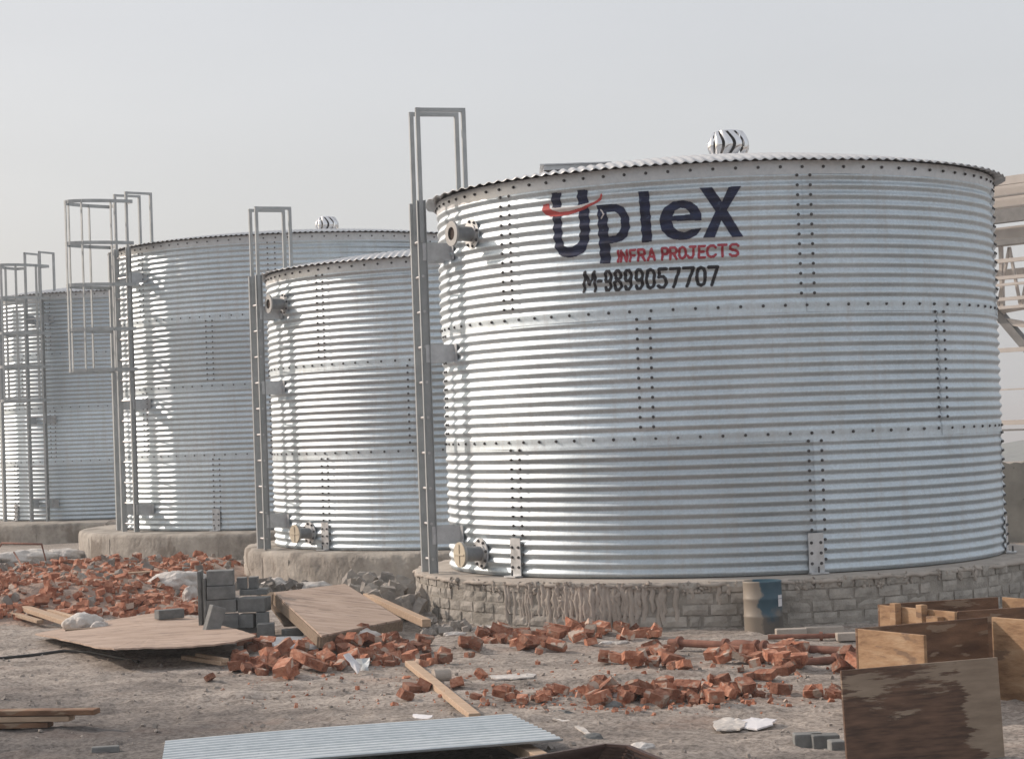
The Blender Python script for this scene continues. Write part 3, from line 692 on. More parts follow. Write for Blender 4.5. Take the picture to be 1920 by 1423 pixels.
def conc_plinth(k,Rp,label,jag):
    tk=TK[k]; c=tk['c']; z1=tk['z']-.003; rg=random.Random(k)
    n=300; vs=[]; root=empty('tank_plinth',(c[0],c[1],0))
    low=gz(c[1])-.5
    rows=[(1.8,z1),(tk['R']-.05,z1),(Rp-.14,z1-.002),(Rp-.05,z1-.006),(Rp-.012,z1-.022),(Rp,z1-.06)]+[(Rp,z1-.06-i*.08) for i in range(1,7)]+[(Rp,low)]
    for q,(r,z) in enumerate(rows):
        for i in range(n):
            a=2*math.pi*i/n
            j=(jag*(vnoise(np.array([i*.9]),np.array([q*1.7]),k)[0]-.5) if q>=3 else 0)+(.012*(vnoise(np.array([i*.06]),np.array([q*.5]),k+3)[0]-.5) if q>2 else 0)
            vs.append(((r+j)*math.cos(a),(r+j)*math.sin(a),z+(j*.5 if q<6 else 0)))
    mb=MB(); mb.add(vs,[(q*n+i,q*n+(i+1)%n,(q+1)*n+(i+1)%n,(q+1)*n+i) for q in range(len(rows)-1) for i in range(n)])
    o=mb.build('concrete_drum',M['conc'],root,smooth=True,fix=True); tag(root,label,'plinth','round concrete tank plinths')
    m=MB()
    for a in (-62,-50,-17,8,30):
        p=Vector((Rp*math.sin(R(a)),-Rp*math.cos(R(a)),0)); m.tube([(p.x,p.y,z1-.08),(p.x*1.0005,p.y*1.0005,z1-.3),(p.x,p.y,z1-.42)],.005,5)
    m.build('shutter_joint',M['mortar'],root)
conc_plinth(2,3.05,'rough topped concrete plinth under the unlettered short tank',.06)
conc_plinth(3,3.66,'smooth round concrete plinth under the tall tank with caged ladder',.010)
conc_plinth(4,3.55,'concrete plinth under the farthest tank with a pale hose draped over it',.010)

# ------------------------------------------------------------------ rubble
def fragment(seed,full=False,stone=False):
    rg=random.Random(seed); bm=bmesh.new(); bmesh.ops.create_cube(bm,size=1)
    L=.22 if full else rg.uniform(.10,.17); sc=(L,.105,.072)
    if stone: sc=(rg.uniform(.08,.13),rg.uniform(.07,.1),rg.uniform(.05,.08))
    bmesh.ops.scale(bm,vec=sc,verts=bm.verts)
    cuts=1 if full else rg.randint(2,3)
    for ci in range(cuts+(3 if stone else 0)):
        if stone: d=Vector((rg.choice([-1,1])*rg.uniform(.3,1),rg.uniform(-.8,.8),rg.uniform(-.8,.8))).normalized(); k_=rg.uniform(.62,.86)
        elif ci<1: d=Vector((1,rg.uniform(-.45,.45),rg.uniform(-.45,.45))).normalized(); k_=rg.uniform(.60,.85)
        else: d=Vector((rg.choice([-1,1])*rg.uniform(.5,1),rg.choice([-1,1])*rg.uniform(.4,1),rg.choice([-1,1])*rg.uniform(.1,1))).normalized(); k_=rg.uniform(.74,.93)
        ext=max(v.co.dot(d) for v in bm.verts); p=d*ext*k_
        g=bmesh.ops.bisect_plane(bm,geom=bm.verts[:]+bm.edges[:]+bm.faces[:],plane_co=p,plane_no=d,clear_outer=True)
        ed=[e for e in g['geom_cut'] if isinstance(e,bmesh.types.BMEdge)]
        bmesh.ops.holes_fill(bm,edges=ed)
    bmesh.ops.triangulate(bm,faces=bm.faces[:],quad_method='BEAUTY')
    bmesh.ops.subdivide_edges(bm,edges=[e for e in bm.edges if e.calc_length()>.05],cuts=1,use_grid_fill=True)
    for v in bm.verts: v.co+=Vector((rg.uniform(-1,1),rg.uniform(-1,1),rg.uniform(-1,1)))*.0032
    bmesh.ops.recalc_face_normals(bm,faces=bm.faces)
    me=bpy.data.meshes.new('brick_fragment'); bm.to_mesh(me); bm.free(); return me
FR=[fragment(i) for i in range(16)]+[fragment(30+i,full=True) for i in range(3)]
for m_ in FR: m_.materials.append(M['brick'])
ST=[fragment(60+i,stone=True) for i in range(5)]
for m_ in ST: m_.materials.append(M['stone'])
for m_ in FR+ST: m_['cs']=[c for v in m_.vertices for c in v.co]
COS={m_.name:[v.co.copy() for v in m_.vertices] for m_ in FR+ST}
HC=.025; HM={}
def hget(x,y): 
    k=(int(math.floor(x/HC)),int(math.floor(y/HC))); return HM.get(k,None)
def settle(me_,x,y,rot,s,sink=.36,base=None):
    Mr=rot.to_matrix()*s; pts=[Mr@c for c in COS[me_.name]]
    mn=min(p.z for p in pts); xs=[p.x for p in pts]; ys=[p.y for p in pts]
    g=ground_h(x,y) if base is None else base
    x0,x1=x+min(xs)*.55,x+max(xs)*.55; y0,y1=y+min(ys)*.55,y+max(ys)*.55
    ks=[(i,j) for i in range(int(math.floor(x0/HC)),int(math.floor(x1/HC))+1) for j in range(int(math.floor(y0/HC)),int(math.floor(y1/HC))+1)]
    hs=[HM.get(k,g) for k in ks]
    h=g+(sorted(hs)[int(len(hs)*.75)]-g)*sink
    z=h-mn-.004; topz=z+max(p.z for p in pts)
    for k in ks: HM[k]=max(HM.get(k,g),z+.0+max(p.z for p in pts)*.7)
    return z
CNT=0
def put(me_,name,x,y,s,label,cat,group,rg,tilt=.34,flat=False):
    global CNT
    rot=Euler((rg.gauss(0,tilt) if not flat else rg.choice([0,math.pi/2]),rg.gauss(0,tilt*.7) if not flat else 0,rg.uniform(0,6.28)))
    z=settle(me_,x,y,rot,s)
    o=bpy.data.objects.new(name,me_); COL.objects.link(o); o.location=(x,y,z); o.rotation_euler=rot; o.scale=(s,s,s)
    tag(o,label,cat,group); CNT+=1; return o
def inpx(poly,x,y):
    ins=False;n=len(poly)
    for i in range(n):
        x1,y1=poly[i];x2,y2=poly[(i+1)%n]
        if (y1>y)!=(y2>y) and x<(x2-x1)*(y-y1)/(y2-y1)+x1: ins=not ins
    return ins
PS=.70
def pile(poly,n,label,group,seed,smin=.75,smax=1.25,frags=None):
    """poly: base outline of the pile on the ground, as seen in the photograph"""
    rg=random.Random(seed); n=int(n*1.25); W=[G(*p) for p in poly]; pw=[(p.x,p.y) for p in W]
    x0=min(p[0] for p in pw);x1=max(p[0] for p in pw);y0=min(p[1] for p in pw);y1=max(p[1] for p in pw)
    k=0
    while k<n:
        x,y=rg.uniform(x0,x1),rg.uniform(y0,y1)
        if not inpx(pw,x,y): continue
        fx=min(2,int(3*(x-x0)/(x1-x0))); fy=(y-y0)/(y1-y0); sz=rg.uniform(smin,smax)*(.6 if rg.random()<.18 else 1)*PS
        lab='%s red brick %s the %s %s of the %s'%('small broken' if sz<.52 else ('large broken' if sz>.74 else 'broken'),'at',('front','back')[fy>.5],('left','middle','right')[fx],label)
        put(rg.choice(frags or FR),'brick_fragment',x,y,sz,lab,'broken brick',group,rg); k+=1
# heap left of the batten (in front of the blocks)
pile([(425,1268),(445,1228),(560,1222),(640,1212),(765,1212),(775,1246),(640,1262),(540,1278)],66,'heap beside the batten','heap of broken bricks in front of the grey blocks',1,.8,1.3)
pile([(640,1252),(640,1225),(780,1218),(900,1206),(905,1236),(790,1250)],30,'row past the batten','bricks at the far end of the pale batten',2,.85,1.3)
pile([(905,1226),(905,1196),(1080,1186),(1235,1186),(1240,1206),(1110,1212),(1060,1228),(960,1232)],40,'plinth foot row','row of broken bricks at the foot of the grey brick plinth',3,.85,1.3)
pile([(1120,1240),(1160,1222),(1300,1224),(1440,1218),(1530,1232),(1500,1274),(1410,1282),(1330,1268),(1240,1262),(1130,1250)],52,'rusty pipe scatter','scatter of broken bricks before the rusty pipes',4,.8,1.3)
pile([(1075,1318),(1120,1300),(1250,1298),(1420,1292),(1430,1312),(1330,1330),(1230,1332),(1120,1328)],46,'nearest band','nearest band of broken bricks',5,.7,1.3)
pile([(890,1318),(905,1304),(1060,1300),(1075,1316),(960,1326)],12,'thin sparse trail','thin trail of broken bricks left of the nearest band',6,.5,1.0)
pile([(1560,1262),(1570,1225),(1610,1225),(1615,1262)],6,'plywood box cluster','bricks beside the plywood box corner',7,.8,1.2)
pile([(1520,1312),(1530,1300),(1590,1298),(1590,1310)],4,'stained board chips','brick chips left of the stained board',8,.6,1.0)
rg=random.Random(77)
singles=[(775,1299,'broken red brick left of the batten, beside a second one',1.0),(796,1297,'broken red brick touching the left side of the batten',.9),(857,1288,'small square red brick piece right of the batten',.7),(902,1274,'lone small red brick chip right of the grey roll',.6),(394,1281,'small red brick chip alone on the open ground left of the heap',.5),(1366,1312,'single cube shaped red brick piece right of the nearest band',.7),(1465,1300,'lone red brick lump between the nearest band and the stained board',.8),(760,1318,'flat red brick chip half under the batten',.7),(563,1119,'small red stone lying on the tilted plywood panel',.35)]
for px,py,lab,s in singles[:-1]:
    p=G(px,py); put(rg.choice(FR[:12]),'brick_fragment',p.x,p.y,s,lab,'broken brick',None,rg,.3)
# small grit scattered: uncountable stuff
def grit(name,label,poly,n,meshes,smin,smax,seed,matn,cat,bias=None):
    rg=random.Random(seed); W=[GG(*p) for p in poly]; pw=[(p.x,p.y) for p in W]
    x0=min(p[0] for p in pw);x1=max(p[0] for p in pw);y0=min(p[1] for p in pw);y1=max(p[1] for p in pw)
    mb=MB(); k=0
    while k<n:
        x,y=rg.uniform(x0,x1),rg.uniform(y0,y1)
        if not inpx(pw,x,y): continue
        m_=rg.choice(meshes); s=smin*(smax/smin)**(rg.random()**2.2); Mr=Euler((rg.uniform(0,6),rg.uniform(0,6),rg.uniform(0,6))).to_matrix()*s
        c=Vector((x,y,ground_h(x,y)+.012*s)); mb.add([Mr@q+c for q in COS[m_.name]],[tuple(f.vertices) for f in m_.polygons]); k+=1
    o=mb.build(name,M[matn],None); tag(o,label,cat,None,'stuff'); return o
grit('gravel','loose grey grit and small stones scattered over the open ground','gravel' and [(-60,1500),(-60,1200),(400,1235),(1000,1215),(1650,1240),(1650,1500)],1300,ST[:2],.05,.30,11,'pebble','gravel')
grit('brick_grit','small red brick chips scattered around the brick heaps',[(400,1330),(420,1240),(1100,1235),(1650,1240),(1600,1345),(900,1340)],420,FR[:3],.06,.30,12,'brick','brick chips')
grit('red_grit','fine red chips strewn along the nearest band of bricks',[(880,1325),(1000,1290),(1450,1285),(1500,1320),(1250,1345)],420,FR[:3],.06,.30,13,'brick','brick chips')

# rubble field behind left: mound with brick pieces on it
def mound():
    xs=np.linspace(-7.5,-2.95,130); ys=np.linspace(18.6,27.5,150); X,Y=np.meshgrid(xs,ys)
    ex=np.clip(np.minimum((X+7.5)/.6,(-2.95-X)/.9),0,1)*np.clip(np.minimum((Y-18.6)/1.2,(27.5-Y)/1.5),0,1)
    Z=-0.0085*np.maximum(0,Y-17)-.05+ex*(.05+.17*vnoise(X*.9,Y*.7,21)+.10*vnoise(X*3.1,Y*3.1,22)+.07*vnoise(X*8,Y*8,23))
    n=130; mb=MB(); mb.v=[(float(a),float(b),float(c)) for a,b,c in zip(X.ravel(),Y.ravel(),Z.ravel())]
    mb.f=[(j*n+i,j*n+i+1,(j+1)*n+i+1,(j+1)*n+i) for j in range(149) for i in range(129)]
    m=mat('rubble_dirt',[(.3,(.24,.165,.13)),(.5,(.36,.265,.215)),(.7,(.44,.36,.31))],scale=3,detail=10,rough=.95,bump=.8,bscale=25,bdist=.03)
    o=mb.build('rubble_mound',m,None,smooth=True); tag(o,'low mound of reddish dirt and crushed brick behind the plywood sheet','rubble',None,'stuff')
    def h(x,y):
        e=min(1,max(0,min((x+7.5)/.6,(-2.95-x)/.9)))*min(1,max(0,min((y-18.6)/1.2,(27.5-y)/1.5)))
        a=np.array([x]);b=np.array([y])
        return float(-0.0085*max(0,y-17)-.05+e*(.05+.17*vnoise(a*.9,b*.7,21)+.10*vnoise(a*3.1,b*3.1,22)+.07*vnoise(a*8,b*8,23))[0])
    return h
mh=mound()
rg=random.Random(31); k=0
mb=MB()
while k<1900:
    x,y=rg.uniform(-6.9,-2.5),18.9+8*rg.random()**1.3
    if math.hypot(x+3.0986,y-32.46)<3.8 or math.hypot(x+.23,y-25.2)<3.2: continue
    px=960+F*x/y
    if px>375+max(0,(y-24))*30: continue
    h=max(mh(x,y),ground_h(x,y)); m_=rg.choice(FR); s=.30+.55*rg.random()**1.6
    rot=Euler((rg.gauss(0,.3),rg.gauss(0,.25),rg.uniform(0,6.28)))
    z=h+.02*s+rg.uniform(-.03,.04)
    if k<70 and y<22:
        o=bpy.data.objects.new('brick_fragment',m_); COL.objects.link(o); o.location=(x,y,z+.03); o.rotation_euler=rot; o.scale=(s*1.1,)*3
        tag(o,'broken red brick on the reddish rubble mound behind the plywood sheet','broken brick','bricks on the rubble mound behind the plywood sheet')
    else:
        Mr=rot.to_matrix()*s; c=Vector((x,y,z)); mb.add([Mr@q+c for q in COS[m_.name]],[tuple(f.vertices) for f in m_.polygons])
    k+=1
tag(mb.build('brick_rubble',M['brick'],None),'dense strewn red brick rubble covering the mound at the left','rubble',None,'stuff')
# grey lumps in the rubble
mb=MB(); rg=random.Random(32)
for i in range(200):
    x,y=rg.uniform(-6.9,-1.8),rg.uniform(19.2,27.5)
    if math.hypot(x+3.0986,y-32.46)<3.8 or math.hypot(x+.23,y-25.2)<3.2: continue
    if 960+F*x/y>350 and y<22: continue
    m_=rg.choice(ST); s=rg.uniform(.4,1.1); Mr=Euler((rg.uniform(0,6),rg.uniform(0,6),0)).to_matrix()*s; c=Vector((x,y,max(mh(x,y),ground_h(x,y))+.04)); mb.add([Mr@q+c for q in COS[m_.name]],[tuple(f.vertices) for f in m_.polygons])
tag(mb.build('concrete_rubble',M['stone'],None),'grey lumps of broken concrete among the red rubble','rubble',None,'stuff')
# rubble between the tilted panel and brick plinth
def heap(poly,n,meshes,mn,name,label,seed,smin,smax,h=.16):
    rg=random.Random(seed); W=[GG(*p) for p in poly]; pw=[(p.x,p.y) for p in W]
    x0=min(p[0] for p in pw);x1=max(p[0] for p in pw);y0=min(p[1] for p in pw);y1=max(p[1] for p in pw); mb=MB();k=0
    while k<n:
        x,y=rg.uniform(x0,x1),rg.uniform(y0,y1)
        if not inpx(pw,x,y): continue
        m_=rg.choice(meshes); s=rg.uniform(smin,smax); Mr=Euler((rg.uniform(0,6),rg.uniform(0,6),0)).to_matrix()*s
        c=Vector((x,y,ground_h(x,y)+rg.uniform(0,h))); mb.add([Mr@q+c for q in COS[m_.name]],[tuple(f.vertices) for f in m_.polygons]); k+=1
    o=mb.build(name,M[mn],None); tag(o,label,'rubble',None,'stuff')
heap([(645,1150),(660,1112),(740,1112),(785,1135),(800,1170),(730,1165)],90,ST,'stone','concrete_rubble','grey rubble between the tilted plywood panel and the brick plinth',41,.8,2.0,.16)
heap([(480,1125),(500,1106),(580,1106),(560,1120)],40,ST+FR[:2],'stone','concrete_rubble','grey rubble behind the block stack at the foot of the short tank plinth',42,.7,1.6,.1)
heap([(790,1200),(800,1165),(880,1180),(880,1200)],40,ST,'stone','concrete_rubble','dark grey crumbs at the left foot of the brick plinth',43,.4,.9,.05)

# ------------------------------------------------------------------ grey block stack
def block(cx,cy,z,size,rz,label,tilt=0,tx=0,seed=0):
    rg=random.Random(seed+int(cx*1000)); mb=MB(); mb.box((0,0,size[2]/2),size)
    o=mb.build('concrete_block',M['block']); bevel(o,.006,2)
    o.location=(cx,cy,z); o.rotation_euler=(tx,tilt,rz); tag(o,label,'block','loose grey concrete blocks')
    return o
def bx(px): return (px-960)/F*16.5-.0354*0  # helper only for the stack's own frame
YB=16.35
def blk(px0,px1,z0,z1,lab,dy=0,dep=.11,rz=.0,tilt=0,tx=0):
    sc=F/(YB+dy); zc=(z0+z1)/2; x0=(px0-960)/sc; x1=(px1-960)/sc
    # verticals lean by the camera roll: pixel columns shift with height
    sh=.0354*((CAMZ-zc)*1.0)
    cx=(x0+x1)/2-sh*1.0
    q=random.Random(int(px0*7+z0*100)); block(cx+q.uniform(-.006,.006),YB+dy+q.uniform(-.035,.03),z0,((x1-x0)*q.uniform(.93,1.0),dep,(z1-z0)*.985),rz+q.uniform(-.13,.13),lab,tilt,tx)
blk(382,500,0,.095,'long grey block row base hidden behind the plywood sheet edge',.10,.22)
blk(412,444,.095,.21,'left one of three upright grey blocks in the lower row of the stack',-.02,.12,.05)
blk(446,476,.095,.205,'middle one of three upright grey blocks in the lower row of the stack',-.01,.12,-.03)
blk(478,503,.095,.215,'right one of three upright grey blocks in the lower row of the stack',0,.12,.02)
blk(392,412,.095,.22,'grey block end hidden behind the leaning block of the stack',.03,.12)
blk(386,443,.222,.325,'grey block third from the top at the left of the stack',.05,.2,.02)
blk(447,500,.218,.33,'grey block at the right of the stack above the upright ones',.04,.2,-.04)
blk(386,441,.327,.43,'grey block second from the top at the left of the stack',.06,.2,.04)
blk(384,437,.432,.55,'topmost grey block of the stack',.07,.2,-.02)
blk(443,462,.38,.475,'small grey block on top at the right of the stack, left one of a pair',.30,.12)
blk(464,482,.38,.475,'small grey block on top at the right of the stack, right one of a pair',.30,.12)
blk(446,500,.332,.378,'flat grey block below the pair at the right of the stack',.27,.2,.03)
blk(372,380,.10,.55,'thin slab standing on end at the far left of the block stack',.18,.22)
blk(381,386,.12,.50,'thin slab standing on end tight against the block stack',.05,.2)
p=Vector(((392-960)/F*15.95-.05,0,0)); block(p.x,15.95,.10,(.115,.08,.21),.5,'grey block leaning against the lower left front of the stack',.33)
p=G(500,1203); block(p.x,p.y,0,(.13,.12,.145),.1,'grey block standing on the ground right of the plywood sheet tip')
p=G(549,1199); block(p.x,p.y,0,(.15,.12,.085),.35,'lone low grey block left of the tilted plywood panel corner')
# single block lying on the sheet
p=G(318,1163,.10); o=block(p.x,p.y,.118,(.225,.105,.075),.55,'single grey block lying on the bent plywood sheet')
# red brick held under the plywood tip
mb=MB(); mb.box((0,0,.05),(.15,.11,.10)); o=bevel(mb.build('red_brick',M['brick']),.006); p=G(463,1213); o.location=(p.x,p.y,.0); o.rotation_euler=(0,0,.1); tag(o,'dark red brick propping the right tip of the bent plywood sheet','brick')

# ------------------------------------------------------------------ plywood sheets
def sheet(name,pts,thick,m,label,cat,medge=None,center=None,nd=24):
    """flat or gently bent board from outline points (px,py,height)"""
    W=[G(*p) for p in pts]; q_=random.Random(len(label)); W2=[]
    for i_ in range(len(W)):
        a_,b_=W[i_],W[(i_+1)%len(W)]
        for k_ in range(5):
            e_=a_.lerp(b_,k_/5); j_=min(.007,(b_-a_).length*.10); W2.append(e_+Vector((q_.uniform(-j_,j_),q_.uniform(-j_,j_),q_.uniform(-j_,j_)*.4)))
    W=W2; c=sum(W,Vector())/len(W)
    if center is not None: c.z+=center
    rings=6; n=len(W); mb=MB(); vs=[]
    for k in range(rings+1):
        f=k/rings
        for p in W: q=c+(p-c)*f; q.z=c.z+(p.z-c.z)*f**1.6; vs.append(q)
    top=[(k*n+i,k*n+(i+1)%n,(k+1)*n+(i+1)%n,(k+1)*n+i) for k in range(rings) for i in range(n)]
    nv=len(vs); vs2=[v-Vector((0,0,thick)) for v in vs]
    mb.add(vs+vs2,top+[tuple(reversed([i+nv for i in f])) for f in top]+[(rings*n+i,rings*n+(i+1)%n,nv+rings*n+(i+1)%n,nv+rings*n+i) for i in range(n)])
    o=mb.build(name,m,None,fix=True)
    bm=bmesh.new(); bm.from_mesh(o.data); bmesh.ops.remove_doubles(bm,verts=bm.verts,dist=.0008); bmesh.ops.recalc_face_normals(bm,faces=bm.faces); bm.to_mesh(o.data); bm.free()
    tag(o,label,cat); return o
sheet('plywood_sheet',[(65,1187,.06),(150,1172,.07),(230,1158,.09),(295,1148,.10),(340,1154,.10),(385,1161,.11),(430,1176,.13),(462,1184,.14),(480,1191,.145),(440,1202,.16),(400,1208,.16),(330,1212,.16),(270,1213,.16),(215,1215,.16),(180,1212,.15),(150,1205,.13),(105,1195,.10)],.012,M['ply'],'large bent plywood sheet lying low at the left, its front edge lifted off the ground','plywood sheet')
for px,py in ((150,1195),(300,1190),(400,1190)):
    pass
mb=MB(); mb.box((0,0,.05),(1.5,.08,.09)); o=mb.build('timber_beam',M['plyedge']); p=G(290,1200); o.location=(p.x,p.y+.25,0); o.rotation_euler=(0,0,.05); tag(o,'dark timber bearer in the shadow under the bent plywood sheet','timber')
# tilted panel with frame
def panel():
    A=G(603,1191,.16); B=G(753,1160,.15); D=G(514,1110,.33); C_=G(647,1094,.36); nn_=(B-A).cross(D-A); rr_=ray(647,1094); C_=Vector((0,0,CAMZ))+rr_*((A-Vector((0,0,CAMZ))).dot(nn_)/rr_.dot(nn_))
    root=empty('formwork_panel',(A.x,A.y,0)); tag(root,'dusty plywood panel on a timber frame tilted against rubble beside the brick plinth','formwork panel')
    o0=Vector((A.x,A.y,0))
    up_=((B-A).cross(D-A)).normalized()
    def qd(pts,th): 
        m=MB(); vs=[p-o0 for p in pts]+[p-o0-up_*th for p in pts]; m.add(vs,[(0,1,2,3),(7,6,5,4)]+[(i,i+4,(i+1)%4+4,(i+1)%4) for i in range(4)]); return m
    qd([A,B,C_,D],.014).build('plywood_face',M['ply'],root,fix=True)
    for a,b in((A,B),(B,C_),(C_,D),(D,A),((A+B)/2,(C_+D)/2)):
        m=MB(); inn=((A+B+C_+D)/4-(a+b)/2); inn=inn.normalized()*.03 if inn.length>.01 else inn*0
        m.beam(a-o0+inn-up_*.055,b-o0+inn-up_*.055,.05,.078,up_); m.build('frame_batten',M['plyedge'],root)
panel()
def plank(p,q,wd,th,m,label,name='timber_plank',cat='timber',group=None,sag=0):
    mb=MB(); mb.beam(Vector(p)-Vector(p),Vector(q)-Vector(p),wd,th); o=mb.build(name,m); o.location=p; bevel(o,.003,1); return tag(o,label,cat,group)
plank(G(503,1112,.30),G(548,1172,.10),.13,.02,M['plyedge'],'short grey plank leaning between the block stack and the tilted panel')
plank(G(688,1118,.16),G(800,1168,.10),.07,.06,M['timber'],'long weathered batten lying along the right edge of the tilted panel')
plank(G(768,1243,.03),G(890,1343,.04),.065,.035,M['timber'],'long pale batten lying on the ground between the brick heap and the metal sheet')
plank(G(950,1388,.035),G(1040,1436,.035),.075,.05,M['timber'],'pale batten end sticking out under the near metal sheet')
plank(G(-20,1118,.12),G(132,1168,.05),.10,.04,M['timber'],'upper of two long brown boards slanting in from the left edge')
plank(G(-30,1135,.07),G(75,1165,.03),.06,.03,M['timber'],'lower of two long brown boards slanting in from the left edge')
plank(G(85,1143,.06),G(160,1163,.06),.05,.03,M['timber'],'short pale batten beside the white plastic bag')
plank(G(345,1232,.03),G(420,1243,.03),.05,.03,M['timber'],'left of two pale battens poking out under the bent plywood sheet')
plank(G(370,1228,.05),G(425,1238,.05),.035,.03,M['timber'],'right of two pale battens poking out under the bent plywood sheet')
plank(GG(190,1078,.22),GG(300,1070,.22),.12,.015,M['timber'],'pale plank lying across the red rubble below the smooth plinth')
# stack of boards at left front
for i,(h,l0,l1,ex) in enumerate([(.02,-60,95,0),(.055,-60,135,0),(.09,-60,182,0)]):
    a=G(l0,1360-i*12,h); b=G(l1,1357-i*12,h)
    plank((a.x,a.y,h),(b.x,b.y,h),.10,.03,M[['darkwood','timber','darkwood'][i]],['lowest board of the small timber stack at the left edge','middle board of the small timber stack at the left edge','longest top board of the small timber stack at the left edge'][i],'timber_board')
# cable on ground at left
pts=[G(-20,1236,.012),G(60,1228,.015),G(120,1220,.02),G(170,1222,.03),G(260,1240,.015)]
mb=MB(); mb.tube(pts,.012,8); tag(mb.build('black_pipe',M['cable'],smooth=True),'thin black pipe on the ground running under the bent plywood sheet','pipe')

# ------------------------------------------------------------------ bags and white scraps
def bag(px,py,size,rz,label,seed,m='bag',name='plastic_bag',cat='bag',zb=0,flat=1.0):
    bm=bmesh.new(); bmesh.ops.create_icosphere(bm,subdivisions=4,radius=.5)
    for v in bm.verts:
        a=np.array([v.co.x*4+seed]);b=np.array([v.co.y*4+v.co.z*3]); n_=vnoise(a,b,seed)[0]+.5*vnoise(a*2.6,b*2.6,seed+1)[0]+.25*vnoise(a*6,b*6,seed+2)[0]
        v.co*= .72+.40*n_
        if v.co.z<-.22: v.co.z=-.22
        v.co.z+=.22
    bmesh.ops.scale(bm,vec=size,verts=bm.verts)
    me_=bpy.data.meshes.new(name); bm.to_mesh(me_); bm.free(); me_.materials.append(M[m]); me_.polygons.foreach_set('use_smooth',[True]*len(me_.polygons))
    o=bpy.data.objects.new(name,me_); COL.objects.link(o); p=GG(px,py,zb); o.location=(p.x,p.y,p.z-.003); o.rotation_euler=(0,0,rz); return tag(o,label,cat)
bag(155,1177,(.30,.20,.16),.1,'crumpled white plastic bag lying on the left edge of the bent plywood sheet',3,zb=.075)
bag(187,1177,(.13,.12,.08),.4,'small knotted end of plastic beside the white bag on the plywood',9,zb=.08)
bag(655,1214,(.52,.30,.20),-.1,'flattened cream cement bag behind the brick heap below the tilted panel',5,name='cement_bag')
bag(520,1112,(.34,.3,.22),0,'white plastic heap behind the block stack at the foot of the plinth',6)
bag(585,1108,(.4,.25,.14),0,'crumpled pale sack under the back edge of the tilted panel',16)
bag(335,1102,(.55,.4,.24),.2,'white torn sheeting on the rubble left of the block stack',7,name='plastic_sheeting',cat='sheeting',zb=.1)
bag(360,1135,(.16,.14,.24),.2,'dusty pale bag squeezed at the left foot of the block stack',8,zb=.02)
bag(125,1048,(.55,.4,.22),.2,'whitish sack pile at the left end of the smooth plinth',12,name='sack',cat='sack')
bag(45,1052,(.9,.7,.24),.2,'wide pale sheeting under the bent steel rod at the left edge',13,name='plastic_sheeting',cat='sheeting')
bag(850,1190,(.16,.10,.035),.1,'small white plastic bottle on the bricks at the plinth foot',14,name='plastic_scrap',cat='plastic scrap',zb=.10)
bag(915,1186,(.26,.12,.08),-.2,'white torn cup shaped scrap leaning at the plinth foot',15,name='plastic_scrap',cat='plastic scrap',zb=.0)
bag(1140,1206,(.12,.08,.03),.1,'white rag strip on the brick above the gap in the rows',17,name='rag',cat='rag',zb=.07)
bag(1165,1206,(.12,.08,.03),.1,'white rag strip right of its twin on the same brick',18,name='rag',cat='rag',zb=.07)
bag(1158,1309,(.05,.04,.06),.1,'small white pebble in the nearest band of bricks',19,name='pebble',cat='stone',m='paper')
bag(1112,1312,(.11,.08,.06),.1,'pale grey lump at the left foot of the nearest band',20,m='stone',name='stone',cat='stone')
bag(1150,1325,(.10,.07,.05),.6,'flat dark slate grey stone in front of the nearest band',21,m='block',name='stone',cat='stone')
# paper scrap pair
def scrap(pts,label,m='paper',th=.008,name='paper_scrap',cat='scrap'):
    return sheet(name,pts,th,M[m],label,cat)
scrap([(1335,1352,.015),(1362,1344,.035),(1385,1346,.035),(1400,1353,.03),(1388,1366,.02),(1345,1367,.015)],'crumpled cream scrap left of the white sheet on the open ground','bag')
scrap([(1392,1350,.03),(1408,1345,.035),(1455,1347,.03),(1447,1357,.025),(1420,1366,.02),(1392,1362,.02)],'curled bright white sheet of paper lying on the open ground')
scrap([(645,1226,.13),(655,1223,.14),(678,1250,.04),(670,1260,.02)],'narrow cream tile piece leaning on the brick heap',name='tile_piece',cat='tile')
scrap([(668,1235,.09),(692,1233,.10),(690,1254,.03),(675,1255,.02)],'blue grey tile piece beside the cream one on the brick heap','whitesheet',name='tile_piece',cat='tile')
scrap([(918,1266,.006),(975,1262,.012),(1005,1262,.012),(1002,1268,.008),(960,1272,.006),(925,1271,.006)],'thin grey shard lying flat in the clearing between brick rows','bag')
scrap([(1035,1332,.02),(1060,1330,.03),(1080,1336,.01),(1050,1340,.008)],'dark torn strip at the right end of the near metal sheet','block')
scrap([(1035,1345,.012),(1065,1352,.012),(1110,1382,.015),(1122,1383,.015),(1100,1368,.015),(1072,1350,.012)],'cream curled strip right of the near metal sheet','bag')
scrap([(775,1338,.02),(810,1340,.02),(806,1347,.015),(778,1346,.012)],'short white scrap just behind the near metal sheet')
# roll of concrete
mb=MB(); mb.tube([(0,0,0),(.10,.035,0)],[.042,.042],20); o=bevel(mb.build('core_sample',M['conctop']),.004); p=G(822,1279); o.location=(p.x-.03,p.y,.042); tag(o,'short pale grey cylinder lying right of the batten','concrete cylinder')
